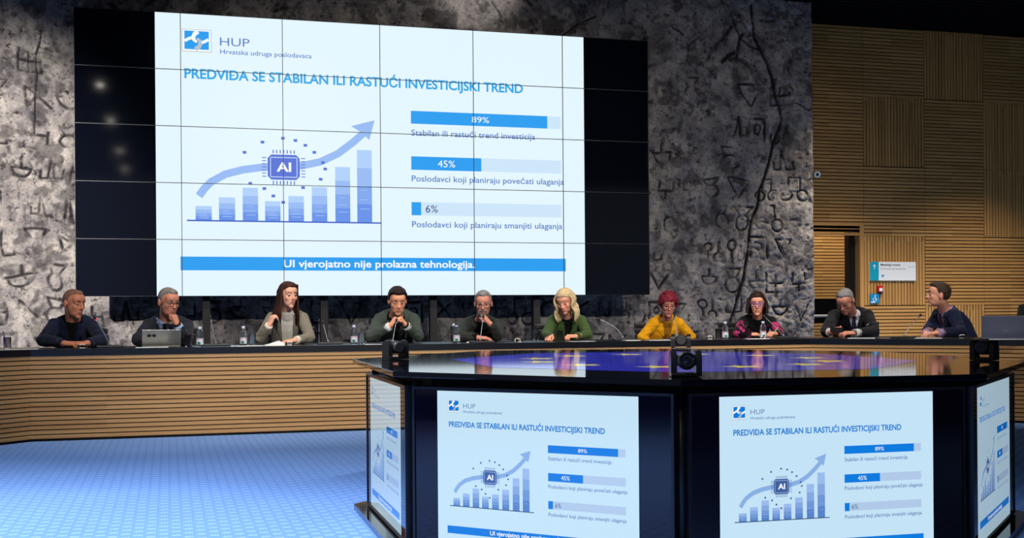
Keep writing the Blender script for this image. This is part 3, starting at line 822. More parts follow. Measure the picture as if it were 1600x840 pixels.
F.text('Dvorane za sastanke', 0.172, 0.112, 0.028, 0.415, 4, 0.0006)
F.text('M 1 - M 3', 0.63, 0.08, 0.022, 0.11, 1, 0.0006)
F.poly([(0.188, 0.186), (0.222, 0.186), (0.222, 0.206), (0.214, 0.216), (0.196, 0.216), (0.188, 0.206)], 1, 0.0006)
F.ribbon([(0.222, 0.190), (0.234, 0.192), (0.234, 0.203), (0.221, 0.206)], 0.004, 1, 0.0007); F.rect(0.184, 0.221, 0.228, 0.225, 1, 0.0006)
b.build('sign_board', [M_SIGNW, M_TEAL, M_SIGNW, M_SIGND, M_SIGNG], S)
S = empty('accessibility_sign', (9.765, SYY, 1.19)); tag(S, 'small blue wheelchair sign on the wood wall below the meeting rooms sign', 'sign')
b = MB(); b.box((-0.073, 0, -0.067), (0.073, 0.012, 0.067), 0)
F = Flat(b, (-0.073, -0.0008, 0.067), (1, 0, 0), (0, 0, -1), (0, -1, 0), 1.0)
F.poly([(0.082 + 0.0095 * math.cos(a), 0.026 + 0.0095 * math.sin(a)) for a in np.linspace(0, 2 * PI, 12, endpoint=False)], 1, 0.0005)
F.ribbon([(0.080, 0.037), (0.076, 0.066), (0.098, 0.068), (0.108, 0.092)], 0.011, 1, 0.0006)
F.ribbon([(0.068 + 0.026 * math.cos(a), 0.080 + 0.024 * math.sin(a)) for a in np.linspace(-1.9, -1.9 - 4.4, 14)], 0.008, 1, 0.0007)
F.rect(0.008, 0.113, 0.08, 0.127, 1, 0.0005)
b.build('sign_board', [mat('sign_blue', (0, 128, 178), 0.5), M_SIGNW], S)
A = empty('fire_alarm_button', (9.855, WY - 0.04, 1.314)); tag(A, 'red fire alarm call point with white button between the two wall signs', 'fire alarm')
b = MB(); b.bbox((-0.042, 0, -0.03), (0.042, 0.038, 0.062), 0.008); b.build('red_case', mat('alarm_red', (190, 22, 28), 0.4), A)
b = MB(); b.bbox((-0.026, -0.006, -0.022), (0.026, 0.004, 0.026), 0.005); b.build('push_button', M_SIGNW, A)
b = MB(); b.bbox((-0.030, 0.006, -0.062), (0.030, 0.038, -0.028), 0.008); b.build('black_bracket', M_LAMPBODY, A)
K = empty('security_camera', (8.79, WY - 0.002, 2.92)); tag(K, 'small white security camera on the wood wall beside the stone edge', 'camera')
b = MB(); b.bbox((-0.04, -0.07, 0.02), (0.05, 0.0, 0.06), 0.01); b.build('wall_bracket', M_SIGNW, K)
b = MB(); b.tube([(0.0, -0.08, 0.03), (-0.02, -0.17, 0.01)], [0.042, 0.045], 14); h = b.build('camera_body', M_SIGNW, K)
b = MB(); b.tube([(-0.02, -0.166, 0.0105), (-0.021, -0.174, 0.010)], [0.024, 0.022], 14); b.build('lens', M_LENS, h)

# ------------------------------------------------------------------ people
def remesh(mb, voxel, smooth=3):
    me = mb.mesh('tmp')
    o = bpy.data.objects.new('tmp', me); COL.objects.link(o)
    md = o.modifiers.new('r', 'REMESH'); md.mode = 'VOXEL'; md.voxel_size = voxel
    if smooth:
        sm = o.modifiers.new('s', 'SMOOTH'); sm.factor = 0.5; sm.iterations = smooth
    bpy.context.view_layer.update()
    out = bpy.data.meshes.new_from_object(o.evaluated_get(bpy.context.evaluated_depsgraph_get()))
    bpy.data.objects.remove(o); bpy.data.meshes.remove(me)
    return out

def link_mesh(name, me, mats, parent, smooth=True):
    me.name = name
    me.materials.clear()
    for m in (mats if isinstance(mats, (list, tuple)) else [mats]): me.materials.append(m)
    if smooth: me.polygons.foreach_set('use_smooth', [True] * len(me.polygons))
    o = bpy.data.objects.new(name, me); COL.objects.link(o)
    if parent is not None:
        o.parent = parent; o.location = -Vector(parent.location)
    return o

def cut(me, test, thick=0.0):
    bm = bmesh.new(); bm.from_mesh(me)
    kill = [f for f in bm.faces if test(f.calc_center_median())]
    bmesh.ops.delete(bm, geom=kill, context='FACES')
    if thick:
        bm.normal_update()
        bmesh.ops.solidify(bm, geom=list(bm.faces), thickness=thick)
    bm.to_mesh(me); bm.free(); me.update()

def ss(a, b_, x):
    t = min(max((x - a) / (b_ - a), 0.0), 1.0)
    return t * t * (3 - 2 * t)

def lerp3(a, c, t): return a + (c - a) * t

def head_shapes(b, Mh, s, fem):
    R3 = Mh.to_3x3()
    def P(x, y, z): return Mh @ Vector((x, y, z))
    def E(c, r): b.ball(P(*c), [q * s for q in r], (R3 * (1 / s)), 0, 20, 14)
    def C(p, r0, q, r1): b.cone_cap(P(*p), r0 * s, P(*q), r1 * s)
    j = 0.90 if fem else 1.0
    E((0, 0.010, 0.030), (0.075, 0.095, 0.087))
    E((0, -0.026, -0.026), (0.064 * j, 0.067, 0.082))
    E((0, -0.032, -0.066), (0.055 * j, 0.057, 0.044 * j))
    E((0, -0.072, -0.095), (0.027 * j, 0.018, 0.019))
    E((0, -0.052, 0.046), (0.061, 0.045, 0.048))
    C((0, -0.089, 0.020), 0.0075, (0, -0.112, -0.022), 0.0100 * j)
    for q in (-1, 1):
        E((q * 0.010, -0.099, -0.027), (0.007, 0.010, 0.0065))
        C((q * 0.012, -0.086, 0.029), 0.006 if fem else 0.009, (q * 0.046, -0.069, 0.027), 0.007 if fem else 0.010)
        E((q * 0.038, -0.064, -0.018), (0.022, 0.018, 0.024))
        E((q * 0.077, 0.012, -0.004), (0.010, 0.021, 0.032))
        C((q * 0.020, -0.087, 0.0135), 0.0048, (q * 0.043, -0.077, 0.0125), 0.0048); C((q * 0.021, -0.0845, -0.0055), 0.0042, (q * 0.043, -0.0745, -0.005), 0.0042)
    C((-0.021, -0.084, -0.053), 0.0055, (0, -0.094, -0.0515), 0.0068); C((0.021, -0.084, -0.053), 0.0055, (0, -0.094, -0.0515), 0.0068)
    C((-0.019, -0.083, -0.063), 0.0055, (0, -0.092, -0.0645), 0.0075); C((0.019, -0.083, -0.063), 0.0055, (0, -0.092, -0.0645), 0.0075)

def hand_shapes(b, wrist, d, n, thumb, curl, k=1.0):
    """wrist point, direction to the knuckles, palm-facing direction, thumb side (+1/-1 of d x n), three joint bends"""
    d = Vector(d).normalized(); n = Vector(n); n = (n - d * n.dot(d)).normalized(); x = d.cross(n) * thumb
    w = Vector(wrist)
    def P(a, c, e): return w + (x * a + d * c + n * e) * k
    b.cone_cap(P(0, -0.006, 0), 0.0265 * k, P(0, 0.016, 0), 0.024 * k)
    offs = (0.029, 0.010, -0.009, -0.027); lens = (0.070, 0.078, 0.073, 0.058)
    for i in range(4):
        kn = P(offs[i], 0.086 - 0.004 * abs(i - 1), 0)
        b.cone_cap(P(offs[i] * 0.55, 0.01, 0), 0.017 * k, kn, 0.0125 * k)
        p = kn; ang = 0.0
        for q, fr in enumerate((0.46, 0.30, 0.24)):
            ang += math.radians(curl[q] * (1 + 0.06 * i))
            dirv = d * math.cos(ang) + n * math.sin(ang) + x * ((1.5 - i) * 0.05)
            e = p + dirv * (lens[i] * fr * k)
            b.cone_cap(p, (0.0098 - 0.0011 * q) * k, e, (0.0089 - 0.0011 * q) * k, 0, 8, 3); p = e
    t0 = P(0.018, 0.022, 0.004); f = min(1.0, curl[0] / 70.0)
    t1 = t0 + (x * 0.030 + d * 0.030 + n * (0.006 + 0.012 * f)) * k
    t2 = t1 + (x * (0.010 - 0.022 * f) + d * 0.028 + n * (0.006 + 0.012 * f)) * k
    t3 = t2 + (x * (-0.004 - 0.018 * f) + d * 0.022 + n * (0.004 + 0.004 * f)) * k
    b.cone_cap(t0, 0.016 * k, t1, 0.0125 * k, 0, 8, 3); b.cone_cap(t1, 0.0115 * k, t2, 0.010 * k, 0, 8, 3); b.cone_cap(t2, 0.010 * k, t3, 0.008 * k, 0, 8, 3)

def loft(b, rings, nu=28, p=2.5):
    vs = []
    for c, R, D, w, d in rings:
        for k in range(nu):
            a = 2 * PI * k / nu
            ca, sa = math.cos(a), math.sin(a)
            vs.append(c + R * (w * math.copysign(abs(ca) ** (2 / p), ca)) + D * (d * math.copysign(abs(sa) ** (2 / p), sa)))
    n = len(rings)
    b.add(vs, [(i * nu + k, i * nu + (k + 1) % nu, (i + 1) * nu + (k + 1) % nu, (i + 1) * nu + k) for i in range(n - 1) for k in range(nu)], 0, True)
    b.add(vs, [tuple(reversed(range(nu))), tuple(range((n - 1) * nu, n * nu))], 0, True)

def patch(bvh, grid, ray, off, thick):
    """grid of points laid on a surface along a direction; returns a thin closed mesh"""
    mb = MB(); top = []; bot = []
    ny, nx = len(grid), len(grid[0])
    last = None
    for row in grid:
        for p in row:
            h = bvh.ray_cast(p - ray * 0.6, ray, 1.2)[0]
            if h is None: h = bvh.find_nearest(p)[0]
            top.append(h - ray * off); bot.append(h - ray * (off - thick))
    n = ny * nx
    vs = top + bot
    fs = []
    for i in range(ny - 1):
        for k in range(nx - 1):
            a = i * nx + k
            fs.append((a, a + 1, a + nx + 1, a + nx)); fs.append((a + n, a + nx + n, a + nx + 1 + n, a + 1 + n))
    edge = [k for k in range(nx)] + [i * nx + nx - 1 for i in range(1, ny)] + [(ny - 1) * nx + k for k in range(nx - 2, -1, -1)] + [i * nx for i in range(ny - 2, 0, -1)]
    for q in range(len(edge)):
        a, c = edge[q], edge[(q + 1) % len(edge)]
        fs.append((a, a + n, c + n, c))
    mb.add(vs, fs, 0, False)
    return mb

def hairline(p, kind):
    x, y, z = p
    if kind in ('long', 'wavy', 'bob', 'curly'):
        front = {'curly': 0.056, 'wavy': 0.076, 'long': 0.080, 'bob': 0.072}[kind]
        if y < -0.02: return front - 0.55 * max(0, abs(x) - 0.030) * (1.6 if kind != 'curly' else 2.2)
        if y < 0.03: return front - 0.10 - 0.05 * (y + 0.02) / 0.05
        return -0.060
    rec = {'short': 0.082, 'buzz': 0.090, 'thin': 0.094, 'grey': 0.086}.get(kind, 0.07)
    if y < -0.035: return rec - 0.25 * max(0, abs(x) - 0.035) + (0.012 if kind in ('buzz', 'thin', 'grey') and abs(x) > 0.028 and abs(x) < 0.055 else 0)
    if y < 0.0: return rec - (rec + 0.015) * (y + 0.035) / 0.035
    if y < 0.035: return -0.015 + 0.045 * (1 - abs((y - 0.014) / 0.021))
    return -0.052

def hair_cap(Mh, s, kind, thick, seed):
    b = MB(); nu, nv = 72, 44; vs = []
    rnd = random.Random(seed)
    C0 = Vector((0, 0.010, 0.030)); r0 = Vector((0.075, 0.095, 0.087))
    for i in range(nv + 1):
        ph = -PI / 2 + PI * i / nv
        for k in range(nu):
            th = 2 * PI * k / nu
            d = Vector((math.cos(ph) * math.cos(th), math.cos(ph) * math.sin(th), math.sin(ph)))
            p = C0 + Vector((d.x * r0.x, d.y * r0.y, d.z * r0.z))
            f = p.copy()
            if p.y < -0.01 and p.z > 0.02:      # forehead fullness
                q = Vector((d.x * 0.061, d.y * 0.045, d.z * 0.048)) + Vector((0, -0.052, 0.046))
                if q.y < f.y: f = lerp3(f, Vector((f.x, min(f.y, q.y * 0.98), f.z)), 0.85 * max(0.0, 1 - (abs(d.x) / 0.8) ** 2))
            m = ss(-0.006, 0.010, p.z - hairline(p, kind))
            t = thick * (0.65 + 0.55 * ss(0.0, 0.1, p.z)) * m - 0.012 * (1 - m)
            if kind == 'curly': t += m * 0.016 * (noise.noise(p * 55) + 0.35)
            elif kind == 'short': t += m * 0.006 * noise.noise(Vector((p.x * 90, p.y * 30, p.z * 60)))
            elif kind in ('long', 'wavy', 'bob'): t += m * 0.0025 * noise.noise(Vector((math.atan2(p.x, p.y) * 14, p.z * 8, 0)))
            vs.append(Mh @ (f + d * t))
    b.add(vs, [(i * nu + k, i * nu + (k + 1) % nu, (i + 1) * nu + (k + 1) % nu, (i + 1) * nu + k) for i in range(nv) for k in range(nu)], 0, True)
    return b

def locks(b, Mu, s, kind, rnd):
    """hanging strands in the upright head frame"""
    if kind == 'long':
        for side in (-1, 1):
            for q in range(34):
                t = q / 33.0; a = lerp3(-0.22, 1.75, t)      # from temple to nape
                x0 = side * 0.074 * math.cos(a * 0.75 - 0.15); y0 = 0.005 + 0.09 * math.sin(a) - 0.012
                top = Vector((side * 0.022 * (1 - t), -0.052 + 0.10 * t, 0.112 - 0.01 * t))
                mid = Vector((x0 * 1.12, y0, 0.035)); low = Vector((x0 * 1.18 + side * 0.003, y0 - 0.004, -0.06))
                fr = rnd.random()
                end = Vector((side * (0.078 + 0.035 * fr + 0.03 * t), -0.040 + 0.10 * t + 0.01 * fr, -0.20 - 0.055 * rnd.random() - (0.02 if t < 0.5 else 0.0)))
                k2 = Vector(((low.x + end.x) / 2 + side * 0.004, (low.y + end.y) / 2, -0.135))
                b.tube([Mu @ p for p in (top, (top + mid) / 2 + Vector((side * 0.022, -0.004, 0.022)), mid, low, k2, end)], [0.006 * s, 0.010 * s, 0.0125 * s, 0.013 * s, 0.012 * s, 0.003 * s], 6)
    elif kind == 'wavy':
        for side in (-1, 1):
            for q in range(40):
                t = q / 39.0; a = lerp3(-0.30, 1.75, t)
                x0 = side * 0.080 * math.cos(a * 0.7 - 0.1); y0 = 0.005 + 0.09 * math.sin(a) - 0.014
                top = Vector((side * 0.02 * (1 - t) + 0.022, -0.055 + 0.10 * t, 0.115 - 0.01 * t))
                pts = [Mu @ top, Mu @ (Vector((x0 * 0.8, y0 - 0.006, 0.083)))]
                L = -0.175 - 0.045 * rnd.random() + (0.03 if t > 0.6 else 0); ph = rnd.random() * 1.2
                for w in range(9):
                    z = lerp3(0.035, L, w / 8.0)
                    pts.append(Mu @ Vector((x0 * 1.02 + side * (0.006 + 0.013 * math.sin(w * 1.35 + ph) + 0.020 * w / 8), y0 - 0.006 + 0.009 * math.cos(w * 1.35 + ph) - 0.03 * (w / 8) * (1 - t), z)))
                b.tube(pts, [0.006 * s, 0.010 * s] + [0.0125 * s] * 6 + [0.010 * s, 0.007 * s, 0.002 * s], 6)
    elif kind == 'bob':
        for side in (-1, 1):
            for q in range(34):
                t = q / 33.0; a = lerp3(-0.20, 1.8, t)
                x0 = side * 0.080 * math.cos(a * 0.75 - 0.15); y0 = 0.005 + 0.095 * math.sin(a) - 0.01
                top = Vector((side * 0.02 * (1 - t), -0.054 + 0.10 * t, 0.113 - 0.01 * t))
                e = Vector((x0 * (1.26 if t < 0.5 else 1.1), y0 - 0.006 * (1 - t), -0.074 - 0.012 * rnd.random()))
                tip = Vector((x0 * 1.08, y0 - 0.014 * (1 - t), -0.092 - 0.012 * rnd.random()))
                b.tube([Mu @ p for p in (top, Vector((x0 * 0.72, y0 - 0.006, 0.090)), Vector((x0 * 1.14, y0, 0.03)), Vector((x0 * 1.27, y0, -0.04)), e, tip)], [0.006 * s, 0.010 * s, 0.013 * s, 0.014 * s, 0.012 * s, 0.004 * s], 6)
    elif kind == 'curly':
        for q in range(240):
            a = rnd.random() * 2 * PI; h = rnd.random()
            p = Vector((0.078 * math.cos(a) * math.sqrt(1 - h * h * 0.9), 0.012 + 0.095 * math.sin(a) * math.sqrt(1 - h * h * 0.9), 0.032 + 0.092 * h - (0.05 * rnd.random() if math.sin(a) > -0.3 else 0)))
            if p.z < hairline(p, 'curly') + 0.006: continue
            nrm = (p - Vector((0, 0.01, 0.03))).normalized()
            u = nrm.orthogonal().normalized(); w = nrm.cross(u); r = 0.010 + 0.006 * rnd.random(); ph = rnd.random() * 6
            pts = [Mu @ (p + nrm * (0.004 + 0.024 * i / 6) + (u * math.cos(ph + i * 0.95) + w * math.sin(ph + i * 0.95)) * r) for i in range(7)]
            b.tube(pts, [0.005 * s] * 6 + [0.002 * s], 5)

SKIN = {}
def skin(rgb):
    rgb = tuple(min(255, int(c * 1.10 + 4)) for c in rgb)
    k = 'skin_%d_%d_%d' % rgb
    return mat(k, rgb, 0.48, var=0.07, var_scale=26, spec=0.4, sss=0.12, bump=0.12, bump_scale=140)
def cloth(name, rgb, var=0.10, scale=70, rough=0.85):
    return mat(name, rgb, rough, var=var, var_scale=scale, spec=0.2, bump=0.25, bump_scale=26, sheen=0.05)
def hairm(name, rgb):
    return mat(name, rgb, 0.5, var=0.42, var_scale=75, spec=0.2, bump=0.5, bump_scale=150)
M_EYEW = mat('eye_white', (150, 138, 130), 0.35); M_EYED = mat('eye_iris', (40, 28, 22), 0.15)
M_CLEAR = mat('clear_lens', (255, 255, 255), 0.02, trans=1.0, ior=1.08, spec=0.5)

def person(name_label, head, yaw, pitch, neck, A, B, armA, armB, skin_rgb, hair, hair_rgb, jacket, shirt, tie=None, V=(0.062, 0.30, 1.0), fem=False,
           glasses=None, beard=None, s=1.0, roll=0.0, hip=None, cuffs=None, watch=None, lapel=True, collar=True, turtle=False, pocket=None, trim=None, brow=None, seed=1, hair_thick=0.012, lapel_w=0.07, lapel_mat=None):
    armA = dict(armA); armB = dict(armB)
    for q_ in (armA, armB):
        e_ = Vector(q_['elbow']); w_ = Vector(q_['wrist'])
        if w_.z > 0.7:
            e_.z = max(e_.z, 0.745 + (0.053 if fem else 0.058)); w_.z = max(w_.z, 0.745 + 0.038)
        q_['elbow'] = e_; q_['wrist'] = w_
    head = Vector(head); neck = Vector(neck); A = Vector(A); B = Vector(B)
    sight = Vector((head.x, head.y, 0)).normalized(); rt = Vector((sight.y, -sight.x, 0)); ya = math.radians(yaw)
    face = -sight * math.cos(ya) + rt * math.sin(ya)
    zr = math.atan2(face.y, face.x) + PI / 2
    Mu = Matrix.Translation(head) @ Matrix.Rotation(zr, 4, 'Z') @ Matrix.Scale(s, 4)
    Mh = Matrix.Translation(head) @ Matrix.Rotation(zr, 4, 'Z') @ Matrix.Rotation(math.radians(pitch), 4, 'X') @ Matrix.Rotation(math.radians(roll), 4, 'Y') @ Matrix.Scale(s, 4)
    R = (B - A); sw = R.length / 2; R = Vector((R.x, R.y, 0)).normalized(); F = R.cross(Vector((0, 0, 1)))
    M = (A + B) / 2
    fw = 0.88 if fem else 1.0
    H = Vector(hip) if hip else Vector((M.x, M.y, 0)) - F * 0.235 + Vector((0, 0, 0.58))
    loc = Vector((H.x, H.y, 0))
    # spine
    mid = (H + M) / 2 - F * 0.07
    def sp(t): return H * (1 - t) ** 2 + mid * (2 * t * (1 - t)) + M * t * t
    def spd(t): return ((mid - H) * (2 * (1 - t)) + (M - mid) * (2 * t)).normalized()
    def torso(b, e, top=True, lo=0.0):
        rings = []
        for t, w, d in ((0.0, 0.165, 0.115), (0.15, 0.168, 0.122), (0.4, 0.158, 0.118), (0.65, 0.166, 0.122), (0.85, max(0.165, sw * 0.98), 0.112), (0.97, max(0.15, sw * 0.95), 0.088)):
            if t < lo: continue
            up = spd(t); D = R.cross(up).normalized() * -1
            rings.append((sp(t) + (F * 0.012 if t < 0.5 else F * 0), R, D, w * fw + e, d * fw + e))
        up = (neck - sp(0.9)).normalized()
        if top:
            D = R.cross(up).normalized() * -1
            rings.append((M.lerp(neck, 0.15) + Vector((0, 0, 0.020)), R, D, sw * 0.90 + e, 0.074 * fw + e))
            rings.append((M.lerp(neck, 0.42) + Vector((0, 0, 0.030)), R, D, sw * 0.62 + e, 0.068 * fw + e))
            rings.append((M.lerp(neck, 0.8) + Vector((0, 0, 0.030)), R, D, 0.078 * fw + e, 0.062 * fw + e))
        loft(b, rings)
    def arm(b, S, arm_, e, f=1.0, wristcut=1.0):
        E_ = Vector(arm_['elbow']); W_ = Vector(arm_['wrist'])
        k = fw
        S2 = S + (M - S) * 0.12 + Vector((0, 0, -0.010))
        b.ball(S2, (0.059 * k + e) , None, 0, 16, 12)
        b.cone_cap(S2, 0.056 * k + e, E_, 0.044 * k + e)
        We = E_.lerp(W_, wristcut)
        b.cone_cap(E_, 0.044 * k + e, We, lerp3(0.044, 0.030, wristcut) * k + e)
        return E_, W_
    # ---- body: one continuous mesh
    b = MB(); head_shapes(b, Mh, s, fem)
    b.cone_cap(Mh @ Vector((0, 0.018, -0.050)), (0.047 if fem else 0.055) * s, neck + (M - neck) * 0.5, (0.050 if fem else 0.060) * s)
    torso(b, -0.004)
    for S, a in ((A, armA), (B, armB)): arm(b, S, a, -0.003)
    body = remesh(b, 0.0042, 3)
    bm = bmesh.new(); bm.from_mesh(body)
    for a, th in ((armA, 1), (armB, -1)):
        if a.get('hand') is None: continue
        hb = MB(); hd = a['hand']
        hand_shapes(hb, a['wrist'], hd[0], hd[1], hd[3] if len(hd) > 3 else th, hd[2], 0.9 if fem else 1.0)
        hm = remesh(hb, 0.003, 2)
        if Vector(a['wrist']).z > 0.745:
            for v in hm.vertices:
                if v.co.z < 0.7485: v.co.z = 0.7485 + 0.002 * (v.co.z < 0.74)
        bm.from_mesh(hm); bpy.data.meshes.remove(hm)
    bmesh.ops.translate(bm, verts=bm.verts, vec=-loc)
    bm.to_mesh(body); bm.free()
    root = link_mesh('person', body, skin(skin_rgb), None)
    root.location = loc
    tag(root, name_label, 'person', 'people seated at the conference desk')
    # ---- face parts
    R3 = Mh.to_3x3() * (1 / s)
    for q in (-1, 1):
        b = MB(); c = Mh @ Vector((q * 0.0315, -0.0760, 0.0050)); b.ball(c, 0.0118 * s, R3, 0, 18, 14)
        fwd = (R3 @ Vector((0, -1, -0.1))).normalized()
        o = b.build('eye', [M_EYEW, M_EYED], root); o.location = -loc
        for p in o.data.polygons:
            if (p.center - c).normalized().dot(fwd) > 0.80: p.material_index = 1
    hm_ = hairm('hair_%d_%d_%d' % hair_rgb, hair_rgb)
    bm_ = hairm('brow_%d_%d_%d' % tuple(brow or hair_rgb), tuple(brow or hair_rgb))
    for q in (-1, 1):
        b = MB(); b.tube([Mh @ Vector(p) for p in ((q * 0.014, -0.0955, 0.031), (q * 0.030, -0.0905, 0.0355), (q * 0.047, -0.078, 0.031))], [(0.0024 if fem else 0.0032) * s, (0.003 if fem else 0.0042) * s, 0.0015 * s], 6)
        o = b.build('eyebrow', bm_, root); o.location = -loc
    b = MB()
    for z, y, r in ((-0.0525, -0.0945, 0.0062), (-0.0635, -0.0925, 0.0068)):
        b.tube([Mh @ Vector(p) for p in ((-0.021, y + 0.0095, z), (-0.010, y + 0.0015, z + 0.001), (0, y, z), (0.010, y + 0.0015, z + 0.001), (0.021, y + 0.0095, z))], [0.002 * s, r * s * 0.9, r * s, r * s * 0.9, 0.002 * s], 8, flat=0.6)
    lipc = tuple(int(c * f) for c, f in zip(skin_rgb, (0.86, 0.50, 0.50) if fem else (0.84, 0.70, 0.66)))
    o = b.build('lips', mat('lips_%d_%d_%d' % lipc, lipc, 0.4), root); o.location = -loc
    # ---- hair
    b = hair_cap(Mh, s, hair, hair_thick, seed)
    locks(b, Matrix.Translation(head) @ Matrix.Rotation(zr, 4, 'Z') @ Matrix.Rotation(math.radians(pitch * 0.75), 4, 'X') @ Matrix.Rotation(math.radians(roll), 4, 'Y') @ Matrix.Scale(s, 4) if hair in ('long', 'wavy', 'bob') else Mh, s, hair, random.Random(seed))
    o = b.build('hair', hm_, root); o.location = -loc
    if beard:
        b = MB()
        for c, r in (((0, -0.036, -0.072), (0.053, 0.054, 0.040)), ((0, -0.079, -0.099), (0.027, 0.019, 0.019))):
            b.ball(Mh @ Vector(c), [t * s for t in r], R3, 0, 20, 14)
        b.tube([Mh @ Vector(p) for p in ((-0.030, -0.080, -0.062), (-0.02, -0.094, -0.045), (0, -0.102, -0.041), (0.02, -0.094, -0.045), (0.030, -0.080, -0.062))], 0.006 * s, 8)
        o = b.build('beard', hairm('beard', beard), root); o.location = -loc
    if glasses:
        gm = mat('glasses_%d_%d_%d' % tuple(glasses), tuple(glasses), 0.3)
        g = MB(); thick = 0.0026 if max(glasses) > 60 and glasses[2] < 100 else 0.002
        if glasses[2] > glasses[0] + 20: thick = 0.0036
        for q in (-1, 1):
            pts = []
            for k in range(20):
                a = 2 * PI * k / 20; ca, sa = math.cos(a), math.sin(a)
                pts.append(Mh @ Vector((q * 0.033 + 0.025 * math.copysign(abs(ca) ** 0.6, ca), -0.103 + 0.010 * abs((q * 0.033 + 0.025 * ca) / 0.058) ** 2, 0.004 + 0.018 * math.copysign(abs(sa) ** 0.7, sa))))
            g.tube(pts, thick * s, 6, closed=True)
            g.tube([Mh @ Vector(p) for p in ((q * 0.058, -0.092, 0.010), (q * 0.074, -0.05, 0.010), (q * 0.080, 0.012, 0.008), (q * 0.078, 0.03, -0.012))], 0.0022 * s, 6)
        g.tube([Mh @ Vector(p) for p in ((-0.009, -0.104, 0.010), (0, -0.109, 0.013), (0.009, -0.104, 0.010))], thick * s, 6)
        o = g.build('glasses', gm, root); o.location = -loc
    # ---- clothes
    ax = (Mh @ Vector((0, 0.018, -0.05)) - neck).normalized()
    dn = (sp(0.45) - M).normalized()
    rayd = -(F * 1.0 + dn * -0.25).normalized()
    nr = 0.052 if fem else 0.060
    u_max = (neck.z - 0.775) / max(-dn.z, 0.2)
    def chest(x, u): return neck + R * x + dn * u + F * 0.2
    sm = MB(); torso(sm, 0.003)
    if turtle:
        for S, a in ((A, armA), (B, armB)): arm(sm, S, a, 0.008, wristcut=0.94)
        sm.cone_cap(neck + (M - neck) * 0.3, 0.068, neck + ax * 0.035, nr + 0.004)
        sh = remesh(sm, 0.007, 3)
        cut(sh, lambda c: (c - neck).dot(ax) > 0.045 and (c - neck).length < 0.12)
        o = link_mesh('sweater', sh, [shirt, trim] if trim else shirt, root)
        if trim:
            for p in o.data.polygons:
                for a in (armA, armB):
                    dd = (p.center - Vector(a['elbow']).lerp(Vector(a['wrist']), 0.35)); 
                    d2 = (p.center - Vector(a['elbow']).lerp(A if a is armA else B, 0.3)).length
                    dmin = min(dd.length, d2)
                    v = noise.noise(p.center * 17) + 0.5 * noise.noise(p.center * 40)
                    if dmin < 0.125 and v > -0.05 + (dmin - 0.06) * 5: p.material_index = 1
        jm = None
    else:
        sm.cone_cap(neck + (M - neck) * 0.4, 0.066, neck + ax * 0.005, nr + 0.002)
        sh = remesh(sm, 0.007, 2)
        bv = BVHTree.FromPolygons([v.co.copy() for v in sh.vertices], [tuple(p.vertices) for p in sh.polygons])
        link_mesh('shirt', sh, shirt, root)
        if collar:
            cb = MB(); ex = R; ey = ax.cross(R)
            prof = ((nr + 0.007, -0.010), (nr + 0.003, 0.026), (nr - 0.001, 0.024), (nr + 0.002, -0.012))
            vs = []; nseg = 26
            for k in range(nseg + 1):
                a = -PI / 2 + 0.26 + (2 * PI - 0.52) * k / nseg
                for r, z in prof:
                    fr = max(0.0, -math.sin(a))
                    vs.append(neck + ex * (r * math.cos(a)) + (-ey if ey.dot(F) > 0 else ey) * (r * math.sin(a)) + ax * (z - 0.016 * fr))
            cb.add(vs, [(k * 4 + q, (k + 1) * 4 + q, (k + 1) * 4 + (q + 1) % 4, k * 4 + (q + 1) % 4) for k in range(nseg) for q in range(4)], 0, False)
            o = cb.build('shirt_collar', shirt, root); o.location = -loc
            for q in (-1, 1):
                grid = [[chest(q * lerp3(0.010 + 0.006 * i, 0.052 - 0.003 * i, k / 4.0), -0.020 + 0.018 * i) for k in range(5)] for i in range(3)]
                grid.append([chest(q * lerp3(0.030, 0.050, k / 4.0), 0.036) for k in range(5)])
                pm = patch(bv, grid, rayd, 0.008, 0.004)
                o = pm.build('collar_wing', shirt, root); o.location = -loc
        if tie is not None:
            grid = []
            for i, (u, w) in enumerate(((-0.008, 0.017), (0.022, 0.013), (0.03, 0.014), (0.08, 0.019), (0.15, 0.026), (0.24, 0.034), (0.34, 0.038))):
                if u > u_max: continue
                grid.append([chest(lerp3(-w, w, k / 4.0), u) for k in range(5)])
            pm = patch(bv, grid, rayd, 0.011, 0.006)
            o = pm.build('tie', tie, root); o.location = -loc
        jb = MB(); torso(jb, 0.013)
        for S, a in ((A, armA), (B, armB)): arm(jb, S, a, 0.011, wristcut=0.80)
        ja = remesh(jb, 0.007, 3)
        # soft folds in the cloth
        nrm = [v.normal.copy() for v in ja.vertices]
        for vi, v in enumerate(ja.vertices):
            c = v.co.copy()
            dE = min((c - Vector(armA['elbow'])).length, (c - Vector(armB['elbow'])).length)
            k = 0.0035 + 0.006 * math.exp(-(dE / 0.12) ** 2)
            v.co = c + nrm[vi] * (k * noise.noise(Vector((c.x * 13, c.y * 13, c.z * 30)) + Vector((seed, 0, 0))))
        bj = BVHTree.FromPolygons([v.co.copy() for v in ja.vertices], [tuple(p.vertices) for p in ja.polygons])
        w0, L, pw = V
        def vw(u): return w0 * max(0.0, 1 - max(u, 0) / L) ** pw if u < L else -1
        def gone(c):
            q = c - neck
            if q.dot(ax) > 0.004 and (q - ax * q.dot(ax)).length < 0.088: return True
            tz = min(max((c.z - H.z) / (M.z - H.z), 0.0), 1.0)
            if (c - sp(tz)).dot(F) < 0.03: return False
            u = q.dot(dn); x = q.dot(R)
            if u < -0.12: return False
            return abs(x) < vw(u)
        cut(ja, gone, 0.004)
        link_mesh('jacket', ja, jacket, root)
